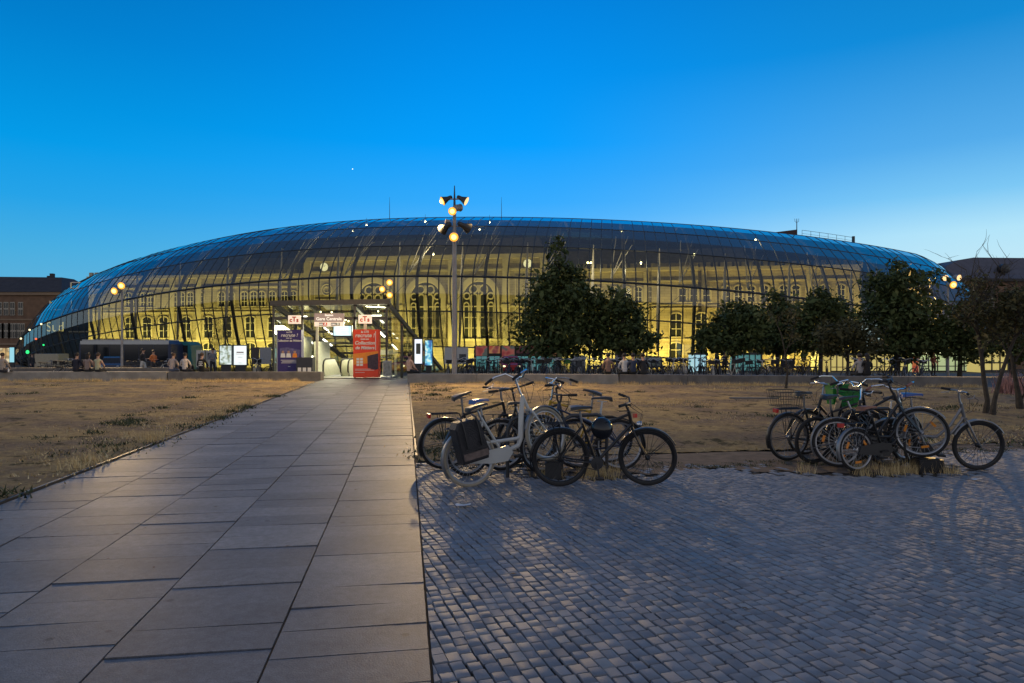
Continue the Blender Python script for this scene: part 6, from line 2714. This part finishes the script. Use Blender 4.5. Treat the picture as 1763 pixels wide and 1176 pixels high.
def person(label, loc, face, pose, shirt, trousers, hair='hair', long=False, sleeves=True, lean=0., group=None, arm=0, seat=.43, scale=1., sleeveless=False):
    """built facing -y; origin under the pelvis on the ground; body grown from a jointed skeleton"""
    V, E, RD, TG = [], [], [], []

    def add(p, r, t, par=None):
        V.append(p)
        RD.append(r if isinstance(r, tuple) else (r, r))
        TG.append(t)
        if par is not None:
            E.append((par, len(V) - 1))
        return len(V) - 1
    rr_ = random.Random(hash(label) % 1000 if False else sum(map(ord, label)))
    sit = pose == 'sit'
    hz = seat + .10 if sit else .93
    ln = lean
    pel = add((0, 0, hz), (.155, .12), 'T')
    wa = add((0, -ln * .2, hz + .16), (.135, .10), 'S', pel)
    ch = add((0, -ln * .55, hz + .36), (.165, .115), 'S', wa)
    sh = add((0, -ln * .8, hz + .49), (.10, .085), 'S', ch)
    nk = add((0, -ln * .95 - .01, hz + .58), .052, 'K', sh)
    h1 = add((0, -ln * 1.1 - .03, hz + .66), (.074, .085), 'K', nk)
    h2 = add((0, -ln * 1.12 - .03, hz + .755), (.082, .098), 'K', h1)
    h3 = add((0, -ln * 1.15 - .025, hz + .81), (.055, .065), 'K', h2)
    ends = []
    for s_ in (-1, 1):
        a0 = add((s_ * .17, -ln * .75, hz + .455), .062, 'S', sh)
        if sit:
            el = (s_ * (.25 + .03 * rr_.random()), -.08 - ln * .7, hz + .20)
            wr_ = (s_ * (.14 if arm == 0 else .20), -.30 - ln * .4, hz + .10 + (.25 if arm == 1 and s_ > 0 else 0))
        else:
            el = (s_ * .235, .03 - ln * .4, hz + .19)
            wr_ = (s_ * .22, -.10, hz - .02) if arm == 0 else (s_ * .12, -.26, hz + .22)
        e1 = add(el, .045, 'K' if sleeveless else 'S', a0)
        w1 = add(wr_, .034, 'S' if sleeves else 'K', e1)
        d_ = (Vector(wr_) - Vector(el)).normalized()
        hnd = add(tuple(Vector(wr_) + d_ * .06), (.038, .024), 'K', w1)
        for f_ in range(4):
            off = Vector((.018 * (f_ - 1.5), 0, 0))
            k1 = add(tuple(Vector(wr_) + d_ * (.115 + .012 * (1.5 - abs(f_ - 1.5))) + off + Vector((0, -.004, -.006))), .009, 'K', hnd)
            add(tuple(Vector(wr_) + d_ * (.15 + .015 * (1.5 - abs(f_ - 1.5))) + off * 1.1 + Vector((0, -.012, -.02))), .008, 'K', k1)
        t1 = add(tuple(Vector(wr_) + d_ * .05 + Vector((-s_ * .04, -.015, 0))), .010, 'K', w1)
        add(tuple(Vector(wr_) + d_ * .09 + Vector((-s_ * .052, -.025, -.005))), .009, 'K', t1)
        hp = add((s_ * .09, -.01, hz - .03), .095, 'T', pel)
        if sit:
            kn = add((s_ * .13, -.46, hz - .02), .068, 'T', hp)
            an = add((s_ * .12, -.50, .10), .045, 'T', kn)
            ft = add((s_ * .13, -.56, .045), .042, 'B', an)
            add((s_ * .14, -.68, .035), .035, 'B', ft)
        else:
            st2 = .10 * s_ * (1 if pose == 'walk' else .15)
            kn = add((s_ * .095, -.03 - st2, .50), .066, 'T', hp)
            an = add((s_ * .10, st2 * -1.6 + .02, .09), .044, 'T', kn)
            ft = add((s_ * .105, st2 * -1.6 - .03, .045), .042, 'B', an)
            add((s_ * .115, st2 * -1.6 - .15, .035), .034, 'B', ft)
    me = bpy.data.meshes.new('person')
    me.from_pydata(V, E, [])
    ob = bpy.data.objects.new('person_skeleton', me)
    COL.objects.link(ob)
    sk = ob.modifiers.new('Skin', 'SKIN')
    sk.use_smooth_shade = True
    for i, sv in enumerate(me.skin_vertices[0].data):
        sv.radius = RD[i]
        sv.use_root = (i == 0)
    sb_ = ob.modifiers.new('Sub', 'SUBSURF')
    sb_.levels = 1
    sb_.render_levels = 1
    dg = bpy.context.evaluated_depsgraph_get()
    dg.update()
    m2 = bpy.data.meshes.new_from_object(ob.evaluated_get(dg))
    bpy.data.objects.remove(ob)
    bpy.data.meshes.remove(me)
    mats = [cloth(shirt), cloth(trousers), M['skin'], M['black']]
    m2.materials.clear()
    for q in mats:
        m2.materials.append(q)
    nodes = [(Vector(V[a_]), Vector(V[b_]), TG[b_]) for a_, b_ in E]
    ix = {'S': 0, 'T': 1, 'K': 2, 'B': 3}
    for pgn in m2.polygons:
        c = pgn.center
        best = (9e9, 'S')
        for (a_, b_, tg) in nodes:
            ab = b_ - a_
            t_ = max(0, min(1, (c - a_).dot(ab) / max(1e-9, ab.length_squared)))
            dd = (c - (a_ + ab * t_)).length
            if dd < best[0]:
                best = (dd, tg)
        pgn.material_index = ix[best[1]]
        pgn.use_smooth = True
    root = thing('person', label, 'person', loc, (0, 0, face), group)
    root.scale = (scale, scale, scale)
    bo = bpy.data.objects.new('body', m2)
    COL.objects.link(bo)
    bo.parent = root
    # face and hair
    hy, hz2 = -ln * 1.12 - .03, hz + .74
    o_ = MB()
    o_.ball((0, hy + .02, hz2 + .03), (.098, .112, .098), 12, 8)
    if long:
        o_.ball((0, hy + .075, hz2 - .10), (.095, .05, .17), 10, 7)
    o_.build('hair', M[hair], root)
    o_ = MB()
    o_.ball((0, hy - .104, hz2 - .015), (.013, .02, .022), 6, 5)
    for s_ in (-1, 1):
        o_.ball((s_ * .086, hy + .005, hz2 - .01), (.012, .02, .03), 6, 5)
    o_.build('nose_and_ears', M['skin'], root)
    o_ = MB()
    for s_ in (-1, 1):
        o_.ball((s_ * .032, hy - .094, hz2 + .012), (.012, .008, .008), 6, 5)
    o_.box(-.025, .025, hy - .101, hy - .09, hz2 - .062, hz2 - .055)
    o_.build('eyes_and_mouth', M['black'], root)
    return root


AWAY = PI       # facing the station


def seated(px, y, label, shirt, trousers, seat=.43, **kw):
    return person(label, (px_x(px, y), y, 0 if seat < .6 else 0), kw.pop('face', AWAY), 'sit', shirt, trousers, seat=seat, **kw)


seated(4, 33.55, 'person in a pale checked shirt sitting on the wall at the left edge', (.38, .32, .27), (.05, .05, .06), hair='hairb')
seated(131, 34.0, 'person in dark clothes with a cap, left in the group of three', (.02, .02, .035), (.02, .02, .025), lean=.05)
seated(151, 34.1, 'person in a pale patterned top, middle of the left group of three', (.34, .25, .21), (.03, .03, .03), long=True)
seated(168.5, 33.9, 'person in a sleeveless pale olive top sitting right in the left group of three', (.46, .44, .28), (.03, .03, .03), sleeveless=True, sleeves=False, hair='hairb')
seated(296, 34.5, 'person in an orange white top sitting left of the white shirt on the wall', (.52, .40, .33), (.10, .12, .18), hair='hairb', lean=.12)
seated(318.5, 34.4, 'person in a plain white shirt sitting on the dark wall left of the black jacket', (.62, .55, .50), (.03, .03, .04), hair='hair')
jk = seated(347.5, 34.4, 'person in a black jacket with white lettering on its back, sitting on the wall', (.012, .012, .013), (.02, .02, .02), hair='hairb')
seated(705, 31.9, 'person in a peach top sitting on the wall end right of the shelter', (.66, .42, .30), (.02, .02, .02), face=R(140))
seated(1075, 31.1, 'person in a white sports shirt sitting on the wall right of the tall tree', (.55, .55, .55), (.03, .03, .03))
seated(1090, 31.0, 'person in a navy shirt sitting close beside the white sports shirt', (.03, .045, .09), (.02, .02, .02))
seated(1108, 30.9, 'person in dark clothes bent forward, right of the navy shirt on the wall', (.02, .02, .024), (.03, .03, .03), lean=.15)
seated(1047, 31.2, 'person in a dull pink top sitting on the wall below the tall tree', (.24, .15, .12), (.02, .02, .02))
seated(1480, 29.6, 'person in a pale grey shirt sitting on the wall under the right trees', (.34, .32, .31), (.03, .03, .03))
seated(1493, 29.5, 'person in black sitting beside the pale grey shirt under the right trees', (.015, .015, .017), (.02, .02, .02), long=True)


def standing(px, y, label, shirt, trousers, **kw):
    return person(label, (px_x(px, y), y, gz(y) - .03), kw.pop('face', 0), kw.pop('pose', 'stand'), shirt, trousers, **kw)


standing(246, 42, 'person in a dark top and white trousers walking behind the left wall', (.02, .02, .025), (.55, .52, .48), pose='walk', face=R(80), arm=1)
standing(264, 46, 'person in an orange top standing behind the left wall by the bicycles', (.5, .16, .05), (.03, .03, .04), arm=1, face=R(60))
standing(1234, 47, 'dark figure standing before the lit kiosk between the middle trees', (.015, .015, .016), (.02, .02, .02), pose='walk', face=R(-80))
standing(1247, 52, 'smaller dark figure standing right of the one before the lit kiosk', (.03, .03, .035), (.02, .02, .02))
standing(1541, 50, 'dark figure with short hair silhouetted against the yellow kiosk at the right', (.015, .015, .016), (.02, .02, .02), face=R(90))
standing(366, 41, 'person in a grey shirt standing beside the twin advertising panels', (.2, .2, .22), (.02, .02, .03), face=R(40), arm=1)
standing(55, 56, 'person in dark clothes standing by the traffic light', (.03, .03, .035), (.03, .03, .04), face=R(70))
standing(1607, 48, 'person in a reddish top standing before the greenish kiosk', (.25, .08, .07), (.05, .04, .04), face=R(20))
# white print on the black jacket
o = MB()
for w_, z_ in ((.17, .40), (.22, .33), (.10, .27), (.2, .21)):
    o.box(-w_ / 2, w_ / 2, .128, .14, .53 + z_ - .02, .53 + z_ + .012)
o.build('jacket_print', M['print_white'], jk, False)
o = MB()
o.lathe((0, 0, 0), [(.032, 0), (.034, .02), (.034, .13), (.012, .17), (.012, .2)], 10)
tag(o.build('drink_bottle', M['print_white'], None, True, (px_x(16, 33.6), 33.55, .435)), 'small white drink bottle standing on the wall at the left edge', 'bottle')
